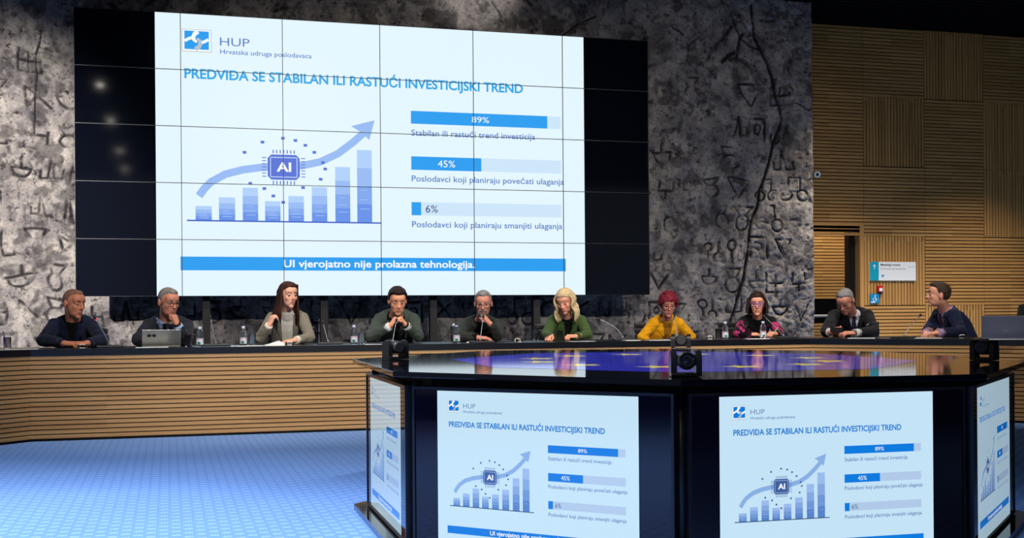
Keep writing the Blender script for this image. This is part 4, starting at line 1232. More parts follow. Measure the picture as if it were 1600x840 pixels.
        if lapel:
            for q in (-1, 1):
                grid = []
                for i in range(13):
                    t = i / 12.0; u = lerp3(-0.025, min(L * 0.98, u_max), t)
                    inn = vw(u) - 0.009
                    wd = lapel_w * (min(1.0, 0.55 + 2.4 * t) if t < 0.30 else 1.0) * max(0.0, 1 - max(0.0, t - 0.42) / 0.58) ** 0.8
                    if 0.30 <= t < 0.36: wd *= 0.86
                    grid.append([chest(q * (inn + wd * k / 4.0), u) for k in range(5)])
                pm = patch(bj, grid, rayd, 0.010, 0.008)
                o = pm.build('lapel', lapel_mat or jacket, root); o.location = -loc
            cbk = MB(); pts = []
            ey = -F
            for k in range(15):
                a = -0.06 * PI + (1.12 * PI) * k / 14
                pts.append(neck + R * ((nr + 0.020) * math.cos(a)) + ey * ((nr + 0.020) * math.sin(a)) + ax * 0.004 + dn * (0.034 * (abs(k - 7) / 7.0) ** 2))
            cbk.tube(pts, [0.016] * 15, 8, flat=0.7)
            o = cbk.build('jacket_collar', lapel_mat or jacket, root); o.location = -loc
        if pocket:
            q, u0 = pocket
            grid = [[chest(q * (0.075 + 0.055 * k / 4.0), u0 + i * 0.016 - k * 0.011) for k in range(5)] for i in range(2)]
            pm = patch(bj, grid, rayd, 0.016, 0.010)
            o = pm.build('pocket_square', M_PAPER, root); o.location = -loc
        for a, S in ((armA, A), (armB, B)):
            if a.get('hand') is None: continue
            E_, W_ = Vector(a['elbow']), Vector(a['wrist']); d = (W_ - E_).normalized()
            cb = MB(); r = 0.036 * fw
            cb.tube([E_.lerp(W_, 0.78), W_ - d * 0.002], [r + 0.007, r + 0.003], 16)
            o = cb.build('shirt_cuff', cuffs or shirt, root); o.location = -loc
    if watch:
        a = armB if watch[0] == 'B' else armA
        E_, W_ = Vector(a['elbow']), Vector(a['wrist']); d = (W_ - E_).normalized()
        cb = MB(); cb.tube([W_ + d * -0.002, W_ + d * 0.016], [0.036, 0.0345], 16)
        o = cb.build('wristwatch', watch[1], root); o.location = -loc
    # ---- seated legs
    tb = MB(); sb = None
    for q in (-1, 1):
        h = H + R * (q * 0.085) + Vector((0, 0, -0.015)); k_ = h + F * 0.40 + R * (q * 0.03) + Vector((0, 0, -0.03)); f_ = Vector((k_.x, k_.y, 0.09)) - F * 0.03
        tb.cone_cap(h, 0.086 * fw, k_, 0.062); tb.cone_cap(k_, 0.062, f_, 0.045)
    tb.ball(H, (0.15 * fw, 0.12 * fw, 0.10))
    o = tb.build('trousers', mat('trousers_dark', (20, 21, 26), 0.85), root); o.location = -loc
    for q in (-1, 1):
        h = H + R * (q * 0.115) + F * 0.37
        sb = MB(); sb.ball((h.x, h.y, 0.055), (0.045, 0.045, 0.05)); c0 = Vector((h.x, h.y, 0.042)); sb.cone_cap(c0, 0.040, c0 + F * 0.15, 0.034)
        o = sb.build('shoe', mat('shoe_black', (12, 12, 13), 0.3), root); o.location = -loc
    return root, F, H

M_PAPER = mat('white_paper', (226, 228, 230), 0.8)
NAVY = cloth('suit_navy', (22, 29, 52)); DARK = cloth('suit_dark', (34, 36, 48)); GREYBEIGE = cloth('suit_tweed', (128, 122, 110), 0.22, 110)
GREENGREY = cloth('suit_green_grey', (62, 72, 66), 0.12); CHAR = cloth('suit_charcoal_green', (46, 50, 48), 0.14); GREEN = cloth('blazer_green', (62, 84, 44), 0.12)
YELLOW = cloth('blazer_yellow', (214, 150, 12), 0.08); BLACKS = cloth('suit_black', (22, 22, 30)); NAVY2 = cloth('suit_navy_blue', (26, 33, 62))
BLK = cloth('black_cloth', (10, 11, 15)); WHT = cloth('white_cloth', (222, 216, 204), 0.04); LBLUE = cloth('light_blue_shirt', (150, 172, 208), 0.05)
LAV = cloth('lavender_shirt', (158, 134, 178), 0.06); MUST = cloth('mustard_blouse', (150, 104, 20), 0.2); MAG = cloth('magenta_pattern', (168, 44, 104), 0.2); PALE = cloth('pale_shirt', (206, 208, 212), 0.04)
TIE1 = mat('tie_dark_striped', (30, 34, 52), 0.5, var=0.5, var_scale=60); TIE2 = mat('tie_navy', (28, 36, 62), 0.5); TIE3 = mat('tie_plum', (52, 40, 62), 0.5, var=0.5, var_scale=70)
STRAP = mat('watch_strap', (16, 16, 18), 0.4); STEEL = mat('watch_steel', (170, 170, 172), 0.3, metal=0.8)

FIST = (72, 85, 45); REST = (14, 22, 16); HOLD = (45, 50, 30)
SEATS = []
def P_(label, **k):
    r, F, H = person(label, **k); SEATS.append((H, F)); return r

P_('man with shaved head in a navy jacket over a black top, leftmost at the desk', head=(-0.791, 11.100, 1.123), yaw=40, pitch=10, neck=(-0.810, 11.200, 0.962), A=(-0.980, 11.270, 0.940), B=(-0.631, 11.220, 0.932),
   armA=dict(elbow=(-1.036, 11.020, 0.811), wrist=(-0.844, 10.760, 0.785), hand=((1, -0.15, -0.05), (0, 0.3, -1), HOLD)), armB=dict(elbow=(-0.550, 10.980, 0.805), wrist=(-0.660, 10.740, 0.785), hand=((-1, -0.1, -0.05), (0, 0.3, -1), HOLD)),
   skin_rgb=(176, 112, 84), hair='buzz', hair_rgb=(134, 100, 82), hair_thick=0.0018, jacket=NAVY, shirt=BLK, V=(0.060, 0.30, 0.9), s=1.06, collar=False, cuffs=NAVY, brow=(48, 34, 28), seed=1)
P_('grey haired man in glasses resting his chin on his fist behind a silver laptop', head=(0.001, 11.080, 1.131), yaw=30, pitch=13, neck=(-0.028, 11.200, 0.955), A=(-0.188, 11.270, 0.927), B=(0.177, 11.220, 0.924),
   armA=dict(elbow=(-0.261, 11.060, 0.788), wrist=(-0.113, 10.980, 0.785), hand=((1, -0.1, -0.05), (0, 0, -1), REST)), armB=dict(elbow=(0.150, 10.980, 0.796), wrist=(0.075, 10.900, 0.932), hand=((-0.35, 0.12, 1), (-0.75, 0.5, -0.2), FIST)),
   skin_rgb=(178, 116, 92), hair='grey', hair_rgb=(128, 122, 118), hair_thick=0.006, jacket=DARK, shirt=LBLUE, tie=TIE1, V=(0.062, 0.32, 0.9), s=1.06, glasses=(70, 62, 58), watch=('B', STRAP), brow=(96, 86, 80), seed=2)
P_('woman with long brown hair in a grey beige blazer and white blouse touching her hair', head=(1.051, 11.100, 1.190), yaw=28, pitch=6, neck=(1.053, 11.200, 1.027), A=(0.902, 11.270, 0.987), B=(1.212, 11.220, 0.985),
   armA=dict(elbow=(0.794, 11.080, 0.786), wrist=(0.873, 10.980, 0.924), hand=((0.42, 0.0, 1), (0.8, 0.4, -0.2), HOLD)), armB=dict(elbow=(1.236, 11.020, 0.804), wrist=(1.091, 10.880, 0.782), hand=((-1, -0.15, -0.1), (0, 0.2, -1), REST)),
   skin_rgb=(214, 158, 132), hair='long', hair_rgb=(66, 40, 34), jacket=GREYBEIGE, shirt=WHT, V=(0.066, 2.0, 0.6), fem=True, s=0.98, lapel_w=0.05, seed=3)
P_('young dark haired man in a green grey suit with clasped hands under his chin', head=(2.046, 11.020, 1.133), yaw=8, pitch=20, neck=(2.062, 11.180, 0.954), A=(1.902, 11.240, 0.967), B=(2.248, 11.220, 0.964),
   armA=dict(elbow=(1.784, 10.970, 0.769), wrist=(1.949, 10.860, 0.903), hand=((0.55, 0.0, 0.85), (0.8, 0.1, -0.5), FIST)), armB=dict(elbow=(2.226, 10.970, 0.763), wrist=(2.092, 10.860, 0.908), hand=((-0.55, -0.02, 0.85), (-0.8, 0.1, -0.5), FIST)),
   skin_rgb=(204, 142, 112), hair='short', hair_rgb=(38, 27, 25), hair_thick=0.014, jacket=GREENGREY, shirt=BLK, cuffs=PALE, V=(0.055, 0.28, 0.9), s=1.04, watch=('B', STRAP), seed=4, lapel_w=0.075)
P_('grey bearded man in glasses and a charcoal jacket holding his hand to his mouth', head=(2.876, 11.050, 1.105), yaw=-2, pitch=13, neck=(2.901, 11.200, 0.916), A=(2.731, 11.310, 0.898), B=(3.092, 11.270, 0.889),
   armA=dict(elbow=(2.610, 11.020, 0.757), wrist=(2.780, 10.900, 0.785), hand=((1, -0.1, -0.05), (0, 0.2, -1), REST)), armB=dict(elbow=(2.993, 10.980, 0.753), wrist=(2.901, 10.890, 0.912), hand=((-0.7, 0.05, 0.8), (-0.5, 0.5, -0.6), FIST)),
   skin_rgb=(192, 128, 108), hair='grey', hair_rgb=(134, 132, 134), hair_thick=0.007, beard=(150, 142, 138), jacket=CHAR, shirt=BLK, cuffs=BLK, V=(0.058, 0.28, 0.9), s=1.03, glasses=(90, 84, 84), seed=5)
P_('blonde woman with wavy hair in a green blazer looking down and writing', head=(3.686, 11.020, 1.126), yaw=-20, pitch=26, roll=-4, neck=(3.764, 11.180, 0.939), A=(3.606, 11.220, 0.941), B=(3.937, 11.220, 0.938),
   armA=dict(elbow=(3.495, 11.040, 0.782), wrist=(3.484, 10.840, 0.792), hand=((-0.55, -0.6, -0.12), (0.3, 0.1, -1), HOLD)), armB=dict(elbow=(3.912, 11.020, 0.771), wrist=(3.741, 10.880, 0.785), hand=((-1, -0.2, 0.05), (0, 0.3, -1), HOLD)),
   skin_rgb=(214, 148, 124), hair='wavy', hair_rgb=(206, 182, 142), jacket=GREEN, shirt=BLK, cuffs=GREEN, V=(0.052, 0.36, 0.7), fem=True, s=0.98, brow=(150, 112, 76), collar=False, lapel_w=0.06, seed=6)
P_('woman with short curly red hair and glasses in a bright yellow blazer', head=(4.829, 11.180, 1.085), yaw=9, pitch=17, neck=(4.866, 11.300, 0.910), A=(4.722, 11.340, 0.905), B=(5.022, 11.320, 0.902),
   armA=dict(elbow=(4.617, 11.360, 0.763), wrist=(4.722, 11.340, 0.660), hand=((0.8, -0.5, -0.2), (0, 0, -1), REST)), armB=dict(elbow=(5.160, 11.360, 0.756), wrist=(5.039, 11.340, 0.660), hand=((-0.8, -0.5, -0.2), (0, 0, -1), REST)),
   skin_rgb=(182, 116, 100), hair='curly', hair_rgb=(112, 28, 44), hair_thick=0.014, jacket=YELLOW, shirt=MUST, V=(0.060, 0.38, 0.8), fem=True, s=0.98, glasses=(80, 60, 62), lapel_w=0.07, seed=7)
P_('woman with a brown bob and purple glasses in a black sweater patterned in magenta', head=(5.775, 11.100, 1.086), yaw=0, pitch=5, neck=(5.833, 11.200, 0.922), A=(5.682, 11.260, 0.916), B=(6.019, 11.220, 0.913),
   armA=dict(elbow=(5.520, 11.040, 0.757), wrist=(5.603, 10.920, 0.785), hand=((1, -0.2, -0.05), (0, 0.3, -1), REST)), armB=dict(elbow=(5.983, 11.020, 0.751), wrist=(5.851, 10.840, 0.790), hand=((-1, -0.25, 0.0), (0, 0.4, -1), HOLD)),
   skin_rgb=(204, 140, 116), hair='bob', hair_rgb=(46, 30, 25), jacket=BLK, shirt=BLK, trim=MAG, turtle=True, fem=True, s=1.0, glasses=(86, 50, 150), seed=8)
P_('grey haired man in a dark suit and tie bent over the phone in his hands', head=(6.646, 10.860, 1.112), yaw=-22, pitch=36, neck=(6.828, 11.000, 0.973), A=(6.646, 11.120, 0.968), B=(6.985, 10.950, 0.966),
   armA=dict(elbow=(6.392, 10.820, 0.775), wrist=(6.314, 10.600, 0.800), hand=((0.75, -0.5, -0.05), (0.2, 0.6, 0.8), HOLD)), armB=dict(elbow=(6.901, 10.740, 0.771), wrist=(6.518, 10.500, 0.790), hand=((-1, 0.05, 0.02), (0, 0.3, -1), REST)),
   skin_rgb=(188, 126, 106), hair='thin', hair_rgb=(140, 138, 138), hair_thick=0.006, jacket=BLACKS, shirt=PALE, tie=TIE2, V=(0.062, 0.32, 0.9), s=1.05, glasses=(52, 48, 52), watch=('B', STEEL), pocket=(1, 0.17), seed=9)
P_('dark haired man in a navy suit and lavender shirt seen in profile facing left', head=(7.458, 10.450, 1.161), yaw=-84, pitch=-3, neck=(7.575, 10.500, 0.999), A=(7.620, 10.700, 0.974), B=(7.556, 10.340, 0.967),
   armA=dict(elbow=(7.448, 10.620, 0.766), wrist=(7.238, 10.360, 0.785), hand=((-0.4, -0.9, -0.05), (0.2, 0.2, -1), REST)), armB=dict(elbow=(7.533, 10.200, 0.771), wrist=(7.157, 10.060, 0.788), hand=((-1, 0.3, -0.03), (0, 0.2, -1), REST)),
   skin_rgb=(206, 146, 124), hair='short', hair_rgb=(66, 52, 42), hair_thick=0.011, jacket=NAVY2, shirt=LAV, tie=TIE3, V=(0.088, 0.50, 0.7), s=1.04, seed=10, lapel_w=0.06)
P_('person in black behind the open laptop at the right edge, mostly out of view', head=(8.145, 9.800, 1.204), yaw=-15, pitch=8, neck=(8.219, 9.900, 1.030), A=(8.108, 10.020, 1.013), B=(8.324, 9.760, 1.010),
   armA=dict(elbow=(7.940, 9.850, 0.833), wrist=(7.907, 9.700, 0.785), hand=((0.5, -0.8, 0), (0, 0.2, -1), REST)), armB=dict(elbow=(8.260, 9.600, 0.832), wrist=(8.008, 9.440, 0.785), hand=((-0.9, -0.3, 0), (0, 0.2, -1), REST)),
   skin_rgb=(196, 136, 112), hair='short', hair_rgb=(40, 32, 30), jacket=cloth('black_jacket', (18, 18, 21)), shirt=BLK, V=(0.058, 0.3, 0.9), s=1.0, collar=False, cuffs=BLK, seed=11)

# ------------------------------------------------------------------ chairs
M_CH = mat('chair_leather', (17, 17, 19), 0.42); M_CHM = mat('chair_metal', (110, 110, 114), 0.3, metal=0.9)
def make_chair():
    root = empty('office_chair')
    b = MB(); b.bbox((-0.24, -0.23, 0.40), (0.24, 0.23, 0.455), 0.02); b.build('seat', M_CH, root)
    b = MB()
    n = 7
    for k in range(n):
        z = 0.50 + 0.40 / n * k
        y = 0.26 + 0.06 * (k / n) ** 1.5
        b.bbox((-0.225, y, z), (0.225, y + 0.04, z + 0.40 / n - 0.003), 0.012)
    b.box((-0.05, 0.20, 0.405), (0.05, 0.272, 0.42)); b.box((-0.05, 0.262, 0.41), (0.05, 0.30, 0.52)); b.box((-0.21, 0.285, 0.5), (0.21, 0.297, 0.80))
    b.build('backrest', M_CH, root)
    for q in (-1, 1):
        b = MB(); b.tube([(q * 0.24, 0.12, 0.425), (q * 0.285, 0.13, 0.43), (q * 0.29, 0.14, 0.61)], 0.013, 8)
        b.bbox((q * 0.29 - 0.025, -0.04, 0.61), (q * 0.29 + 0.025, 0.24, 0.635), 0.01); b.build('armrest', M_CH, root)
    b = MB(); b.lathe([(0.028, 0.09), (0.028, 0.40)], 14); b.build('column', M_CHM, root)
    b = MB()
    for k in range(5):
        a = 2 * PI * k / 5 + 0.3
        b.tube([(0, 0, 0.10), (0.28 * math.cos(a), 0.28 * math.sin(a), 0.065)], [0.024, 0.016], 8)
        b.ball((0.28 * math.cos(a), 0.28 * math.sin(a), 0.028), 0.028, None, 0, 10, 8)
    b.build('base', M_CHM, root)
    return root
WHO = ['man in navy at the left end', 'man behind the silver laptop', 'woman in grey beige', 'man with clasped hands', 'bearded man in charcoal', 'blonde woman in green', 'woman in yellow',
       'woman in the magenta patterned sweater', 'man bent over his phone', 'man in profile', 'person at the right edge']
chair = None
SHIFT = (-0.05, 0, 0, 0, 0, 0.10, 0.10, 0, 0.13, 0, 0)
for (Hc, Fc), who, shift in zip(SEATS, WHO, SHIFT):
    c = make_chair() if chair is None else copy_tree(chair)
    if chair is None: chair = c
    tag(c, 'black ribbed office chair of the ' + who, 'chair', 'office chairs along the desk')
    p = Hc - Fc * (0.02 + 0.8 * abs(shift)) + Fc.cross(Vector((0, 0, 1))) * -shift
    c.location = (p.x, p.y, 0.0); c.rotation_euler = (0, 0, math.atan2(Fc.y, Fc.x) + PI / 2)

# ------------------------------------------------------------------ things on the desk
DZT = 0.7455
M_PLASTIC = mat('bottle_plastic', (226, 236, 255), 0.05, trans=0.97, ior=1.16, spec=1.0)
M_TUMBLER = mat('glass_tumbler', (255, 255, 255), 0.02, trans=1.0, ior=1.10, spec=1.0)
M_LABEL = mat('bottle_label', (206, 212, 224), 0.5); M_LABG = mat('label_green', (40, 110, 90), 0.5); M_LABP = mat('label_rose', (200, 130, 150), 0.5); M_CAP = mat('bottle_cap', (196, 206, 232), 0.4)
def bottle(p, label, open_cap=False):
    r = empty('water_bottle', (p[0], p[1], DZT)); tag(r, label, 'bottle', 'water bottles on the desk')
    b = MB(); b.lathe([(0.001, 0.0), (0.027, 0.0), (0.0305, 0.006), (0.0305, 0.085), (0.0285, 0.092), (0.0305, 0.099), (0.030, 0.112), (0.024, 0.130), (0.0135, 0.146), (0.0125, 0.156)], 22, cap=False)
    b.build('body', M_PLASTIC, r)
    b = MB(); b.lathe([(0.0312, 0.018), (0.0312, 0.072)], 22, 0, cap=False); b.lathe([(0.0315, 0.061), (0.0315, 0.067)], 22, 2, cap=False)
    for k in range(5):
        a0, a1 = -2.2 + 0.16 * k, -2.2 + 0.16 * (k + 1)
        b.add([(0.0316 * math.cos(a0), 0.0316 * math.sin(a0), 0.020), (0.0316 * math.cos(a1), 0.0316 * math.sin(a1), 0.020), (0.0316 * math.cos(a1), 0.0316 * math.sin(a1), 0.042), (0.0316 * math.cos(a0), 0.0316 * math.sin(a0), 0.042)], [(0, 1, 2, 3)], 1)
    b.build('label', [M_LABEL, M_LABG, M_LABP], r)
    b = MB()
    if open_cap: b.lathe([(0.0145, 0.0), (0.0145, 0.014), (0.012, 0.016)], 16, M=Matrix.Translation((-0.024, 0, 0.158)) @ Matrix.Rotation(-0.9, 4, 'Y')); b.lathe([(0.0145, 0.148), (0.0145, 0.158)], 16)
    else: b.lathe([(0.0145, 0.150), (0.0150, 0.152), (0.0150, 0.168), (0.0135, 0.170)], 16)
    b.build('cap', M_CAP, r)
def tumbler(p, label):
    b = MB(); b.lathe([(0.001, 0.0), (0.027, 0.0), (0.031, 0.1), (0.0295, 0.1), (0.0255, 0.010), (0.001, 0.010)], 24, cap=False)
    o = b.build('drinking_glass', M_TUMBLER); o.location = (p[0], p[1], DZT); tag(o, label, 'glass', 'drinking glasses on the desk')
def paper(p, label, rz=0.0, w=0.21, d=0.15, n=1, lift=0.0):
    h = 0.003 * n
    b = MB()
    for k in range(n): b.box((-w / 2 + 0.002 * k, -d / 2 + 0.002 * (k % 2), 0.003 * k), (w / 2 + 0.002 * k, d / 2, 0.003 * k + 0.0022))
    if lift:
        b.add([(-w / 2, -d / 2, h), (w / 2, -d / 2, h), (0.02, -d / 2 + 0.02, h + lift), (-w / 2, d / 2, h), (w / 2, d / 2, h), (0.02, d / 2 - 0.02, h + lift * 0.9)],
              [(0, 2, 5, 3), (2, 1, 4, 5), (0, 1, 2), (3, 5, 4), (0, 3, 4, 1)])
    o = b.build('paper_sheets', M_PAPER); o.location = (p[0], p[1], DZT); o.rotation_euler = (0, 0, rz); tag(o, label, 'paper', 'papers on the desk')
M_RING = mat('headset_white', (214, 212, 208), 0.4); M_PAD = mat('headset_pad', (26, 26, 28), 0.7)
def headset(p, label, rz=0.0):
    r = empty('headset', (p[0], p[1], DZT + 0.001), rz); tag(r, label, 'headset', 'interpreting headsets on the desk')
    b = MB(); pts = []
    for k in range(15):
        a = -0.3 + (PI + 0.6) * k / 14
        pts.append((0.034 * math.cos(a), 0.032 * math.sin(a) * 0.75, 0.0045 + 0.030 * max(0, math.sin(a))))
    b.tube(pts, 0.0048, 8, flat=0.7); b.build('headband', M_RING, r)
    for q in (-1, 1):
        b = MB(); b.lathe([(0.014, -0.006), (0.017, -0.003), (0.017, 0.004), (0.013, 0.007)], 16, M=Matrix.Translation((q * 0.029, -0.014, 0.0175)) @ Matrix.Rotation(PI / 2, 4, 'Y')); b.build('ear_pad', M_PAD, r)
    b = MB(); b.tube([(-0.03, -0.016, 0.0045), (0.0, -0.026, 0.0045), (0.03, -0.016, 0.0045)], 0.004, 8); b.build('cable', M_RING, r)
M_MIC = mat('mic_black', (20, 20, 22), 0.4); M_NECK = mat('mic_neck', (168, 170, 180), 0.35, metal=0.6); M_RED = mat('mic_red_light', (200, 20, 40), 0.4, emit=(255, 40, 70), emit_strength=1.2); M_UNIT = mat('mic_unit', (52, 54, 58), 0.4)
def mic(p, base, tip, label, bend=None, red=False, unit=True):
    r = empty('desk_microphone', (p[0], p[1], DZT)); tag(r, label, 'microphone', 'gooseneck microphones on the desk')
    O = Vector((p[0], p[1], DZT))
    if unit:
        b = MB(); b.bbox((-0.11, -0.055, 0.0), (0.11, 0.055, 0.018), 0.006); b.build('base_unit', M_UNIT, r)
        b = MB()
        for k in range(4): b.lathe([(0.008, 0.018), (0.008, 0.0205)], 10, M=Matrix.Translation((-0.06 + 0.028 * k, -0.02, 0)))
        b.build('push_buttons', M_MIC, r)
    B0 = Vector((base[0], base[1], DZT + (0.018 if unit else 0.0))) - O; T = Vector(tip) - O
    m = Vector(bend) - O if bend else B0.lerp(T, 0.42) + Vector((0, 0, 0.012))
    pts = [B0 * (1 - t) ** 2 + m * (2 * t * (1 - t)) + T * t * t for t in [k / 12.0 for k in range(13)]]
    b = MB(); b.lathe([(0.009, 0.0), (0.007, 0.02)], 10, M=Matrix.Translation(B0)); b.tube(pts, 0.0036, 8); b.build('gooseneck', M_NECK, r)
    d = (pts[-1] - pts[-2]).normalized()
    b = MB(); b.tube([T - d * 0.005, T + d * 0.003, T + d * 0.030, T + d * 0.036], [0.0075, 0.0105, 0.0105, 0.006], 12); h = b.build('microphone_head', M_MIC, r)
    b = MB(); b.tube([T - d * 0.010, T - d * 0.004], 0.0095, 12); b.build('light_ring', M_RED if red else M_NECK, r)
def pen(a, c, rgb, label):
    a = Vector(a); c = Vector(c)
    r = empty('pen', tuple(a)); tag(r, label, 'pen')
    d = (c - a)
    b = MB(); b.tube([Vector((0, 0, 0)), d * 0.06, d * 0.95, d], [0.0012, 0.0042, 0.0042, 0.003], 10); b.build('barrel', mat('pen_%d_%d_%d' % rgb, rgb, 0.35), r)
    b = MB(); b.tube([d * 0.62 + Vector((0.004, -0.003, 0)), d * 0.97 + Vector((0.004, -0.003, 0))], 0.0014, 6); b.build('clip', M_NECK, r)
def laptop(p, rz, w, lid, tilt, rgb, label, stickers=False, badge=False):
    r = empty('laptop', (p[0], p[1], DZT), rz); tag(r, label, 'laptop')
    M_ = mat('laptop_%d' % rgb[0], rgb, 0.38, metal=0.55 if rgb[0] > 120 else 0.1)
    b = MB(); b.bbox((-w / 2, 0.0, 0.002), (w / 2, 0.23, 0.016), 0.005); kb = b.build('keyboard_base', M_, r)
    b = MB(); b.box((-w / 2 + 0.02, 0.05, 0.0161), (w / 2 - 0.02, 0.15, 0.0168)); b.build('keys', M_MIC, kb)
    Mx = Matrix.Translation((0, 0.004, 0.014)) @ Matrix.Rotation(tilt, 4, 'X')
    b = MB(); b.bbox((-w / 2, -0.004, 0.0), (w / 2, 0.004, lid), 0.003, M=Mx); ld = b.build('lid', M_, r)
    b = MB(); b.box((-w / 2 + 0.01, 0.0041, 0.012), (w / 2 - 0.01, 0.0048, lid - 0.008), M=Mx); b.build('display', mat('laptop_display', (10, 12, 16), 0.2, emit=(120, 150, 190), emit_strength=0.15), ld)
    if stickers:
        b = MB()
        for x in (-w / 2 + 0.056, -w / 2 + 0.098): b.lathe([(0.0005, -0.0006), (0.0165, -0.0006), (0.0165, 0.0)], 20, M=Mx @ Matrix.Translation((x, -0.0041, lid * 0.66)) @ Matrix.Rotation(-PI / 2, 4, 'X'), cap=False)
        b.box((-w / 2 + 0.07, -0.0048, lid * 0.66 - 0.004), (-w / 2 + 0.084, -0.0042, lid * 0.66 + 0.002), M=Mx)
        b.build('black_stickers', M_MIC, ld)
    if badge:
        b = MB(); b.box((-0.026, -0.0046, lid * 0.36), (0.026, -0.0041, lid * 0.385), M=Mx); b.box((-0.019, -0.0046, lid * 0.31), (0.019, -0.0041, lid * 0.335), M=Mx)
        b.build('badge', mat('badge_silver', (150, 152, 156), 0.3, metal=0.8), ld)

tumbler((-1.272, 10.620, 0.745), 'drinking glass holding a blue pen at the left end of the desk')
q = Vector((-1.282, 10.620, 0.745)); pen(q + Vector((0.004, 0, 0.014)), q + Vector((-0.022, 0.0, 0.15)), (60, 50, 190), 'blue pen standing in the leftmost drinking glass')
paper((-1.164, 10.480, 0.745), 'white paper sheets at the left end beside the man in navy', w=0.29, d=0.12)
headset((-0.685, 10.500, 0.745), 'white headset in front of the hands of the man in navy', 0.1)
mic((-0.475, 10.750, 0.745), (-0.475, 10.750, 0.745), (-0.592, 10.720, 0.989), 'gooseneck microphone with a red lit head beside the man in navy', red=True)
laptop((-0.057, 10.560, 0.745), 0.03, 0.315, 0.165, 0.62, (150, 150, 144), 'silver laptop with two round black stickers on its lid', stickers=True)
paper((-0.134, 10.470, 0.745), 'white paper sheets lying in front of the silver stickered laptop', w=0.265, d=0.10, n=2)
tumbler((0.163, 10.620, 0.745), 'drinking glass between the silver laptop and the nearest bottle')
bottle((0.257, 10.600, 0.745), 'water bottle to the right of the grey haired man with the silver laptop')
mic((0.401, 10.740, 0.745), (0.396, 10.760, 0.745), (0.353, 10.760, 0.981), 'gooseneck microphone between the silver laptop and the woman in grey beige')
bottle((0.626, 10.700, 0.745), 'water bottle to the left of the woman in grey beige')
tumbler((0.700, 10.660, 0.745), 'drinking glass beside the bottle of the woman in grey beige')
paper((0.647, 10.500, 0.745), 'white paper sheets under the bottle left of the woman in grey beige', w=0.27, d=0.12, n=2)
paper((0.894, 10.560, 0.745), 'white paper folded up like a low tent before the woman in grey beige', w=0.20, d=0.14, lift=0.042)
headset((1.000, 10.460, 0.745), 'white headset in front of the woman in grey beige', -0.1)
mic((1.384, 10.760, 0.745), (1.367, 10.760, 0.745), (1.329, 10.780, 0.927), 'gooseneck microphone to the right of the woman in grey beige')
bottle((1.589, 10.680, 0.745), 'water bottle to the left of the man with clasped hands')
tumbler((1.661, 10.700, 0.745), 'drinking glass to the left of the man with clasped hands')
paper((1.726, 10.500, 0.745), 'white paper sheets to the left before the man with clasped hands', w=0.15, d=0.12)
mic((1.911, 10.580, 0.745), (1.921, 10.600, 0.745), (1.962, 10.640, 0.939), 'gooseneck microphone right under the clasped hands of the dark haired man')
bottle((2.507, 10.600, 0.745), 'water bottle with its cap flipped open before the bearded man', True)
b = MB(); b.bbox((-0.012, -0.012, 0), (0.012, 0.012, 0.013), 0.003); b.bbox((-0.009, -0.016, 0.002), (0.009, -0.0121, 0.011), 0.001)
o = b.build('small_box', M_RING); o.location = Vector((2.574, 10.460, 0.745)); o.location.z = DZT; tag(o, 'tiny white box on the desk edge in front of the bearded man', 'box')
mic((2.727, 10.550, 0.745), (2.720, 10.570, 0.745), (2.773, 10.660, 0.967), 'gooseneck microphone rising to the hand of the bearded man')
b = MB(); b.bbox((-0.10, -0.05, 0), (0.10, 0.05, 0.009), 0.003); b.box((-0.092, -0.043, 0.0091), (0.092, 0.043, 0.0096))
o = b.build('tablet', M_MIC); o.location = Vector((3.016, 10.720, 0.745)); o.location.z = DZT; tag(o, 'flat black tablet lying between the bearded man and the blonde woman', 'tablet')
headset((3.069, 10.520, 0.745), 'white headset between the bearded man and the blonde woman', 0.3)
tumbler((3.424, 11.140, 0.745), 'drinking glass behind the writing hand of the blonde woman')
tumbler((3.494, 10.620, 0.745), 'drinking glass right in front of the blonde woman')
paper((3.666, 10.500, 0.745), 'white paper sheets in front of the blonde woman', w=0.245, d=0.12)
mic((4.192, 10.780, 0.745), (4.193, 10.800, 0.745), (3.980, 10.860, 0.945), 'gooseneck microphone bent low between the blonde woman and the woman in yellow', bend=(4.167, 10.820, 0.875))
paper((4.184, 10.560, 0.745), 'small white note sheets to the left of the woman in yellow', w=0.15, d=0.10, n=2)
paper((4.424, 10.500, 0.745), 'white paper sheets in front of the woman in yellow', w=0.215, d=0.12, n=2)
mic((4.693, 10.620, 0.745), (4.688, 10.640, 0.745), (4.731, 10.800, 0.957), 'gooseneck microphone upright in front of the woman in yellow')
headset((4.973, 10.520, 0.745), 'white headset between the woman in yellow and the woman in the magenta patterned sweater', -0.4)
tumbler((5.137, 10.680, 0.745), 'drinking glass left of the bottle beside the woman in yellow')
bottle((5.182, 10.620, 0.745), 'water bottle to the left of the woman in the magenta patterned sweater')
tumbler((5.428, 10.620, 0.745), 'drinking glass in front of the woman in the magenta patterned sweater')
bottle((5.566, 10.580, 0.745), 'water bottle in front of the woman in the magenta patterned sweater')
paper((5.440, 10.470, 0.745), 'white paper sheets in front of the woman in the magenta patterned sweater', w=0.23, d=0.10, n=2)
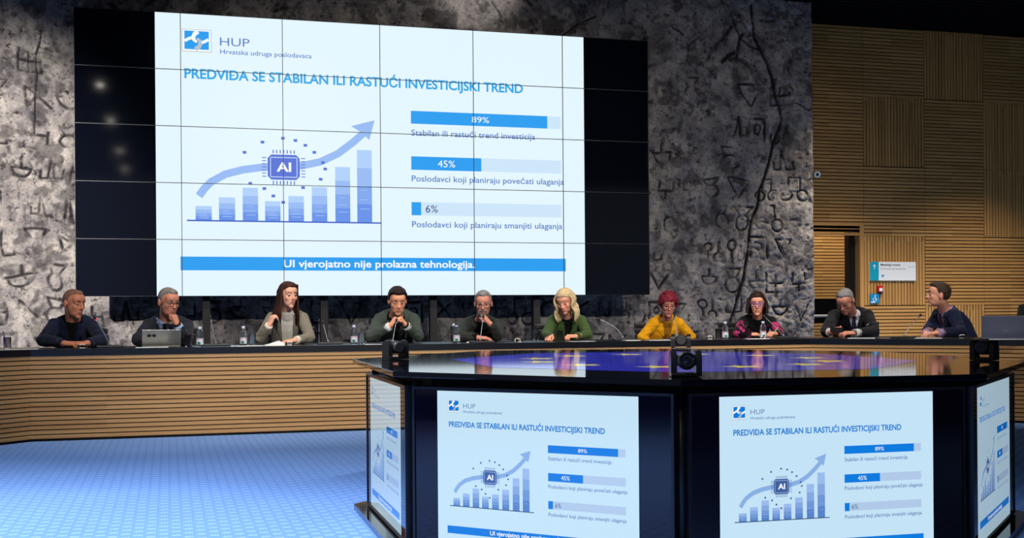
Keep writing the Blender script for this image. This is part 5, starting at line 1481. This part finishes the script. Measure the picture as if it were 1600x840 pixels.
mic((5.888, 10.700, 0.745), (5.875, 10.740, 0.745), (5.699, 10.780, 0.949), 'gooseneck microphone leaning towards the woman in the magenta patterned sweater', bend=(5.817, 10.740, 0.834))
q = Vector((5.794, 10.800, 0.800)); pen(q + Vector((-0.05, -0.05, -0.035)), q + Vector((0.05, 0.0, 0.05)), (210, 180, 150), 'light pen in the hand of the woman in the magenta patterned sweater')
q = Vector((3.427, 10.760, 0.800)); pen(q + Vector((-0.07, -0.03, -0.03)), q + Vector((0.06, 0.03, 0.022)), (24, 24, 30), 'dark pen in the hand of the blonde woman')
# phone in the hands of the man at the corner
r = empty('mobile_phone', (0, 0, 0)); tag(r, 'black mobile phone in the hands of the man bent over it', 'phone')
Mp = Matrix.Translation((6.313, 10.480, 0.825)) @ Matrix.Rotation(-0.5, 4, 'Z') @ Matrix.Rotation(0.72, 4, 'X')
r.location = Mp.translation
Ml = Matrix.Translation(-Mp.translation) @ Mp
b = MB(); b.bbox((-0.062, -0.034, -0.004), (0.062, 0.034, 0.004), 0.003, M=Ml); b.build('phone_case', mat('phone_black', (14, 14, 16), 0.6, spec=0.15), r)
b = MB(); b.box((-0.058, -0.031, -0.0046), (0.058, 0.031, -0.0041), M=Ml); b.build('phone_screen', mat('phone_screen', (14, 16, 22), 0.1, emit=(150, 170, 200), emit_strength=0.3), r)
paper((6.371, 10.140, 0.745), 'white paper sheets before the man bent over his phone', w=0.25, d=0.12, rz=-0.5, n=2)
mic((6.753, 10.020, 0.745), (6.767, 10.020, 0.745), (6.957, 10.060, 0.952), 'gooseneck microphone between the phone user and the man in profile', bend=(6.787, 10.020, 0.831))
paper((6.874, 9.800, 0.745), 'white paper sheets before the man in profile', w=0.24, d=0.12, rz=-0.65, n=2)
headset((7.069, 9.560, 0.745), 'white headset to the right of the man in profile', -0.8)
laptop((7.181, 9.100, 0.745), -0.60, 0.40, 0.205, 0.30, (104, 110, 130), 'large grey laptop seen from behind at the right edge of the desk', badge=True)
paper((7.093, 8.980, 0.745), 'white paper sheets in front of the large grey laptop', w=0.28, d=0.10, rz=-0.60, n=2)
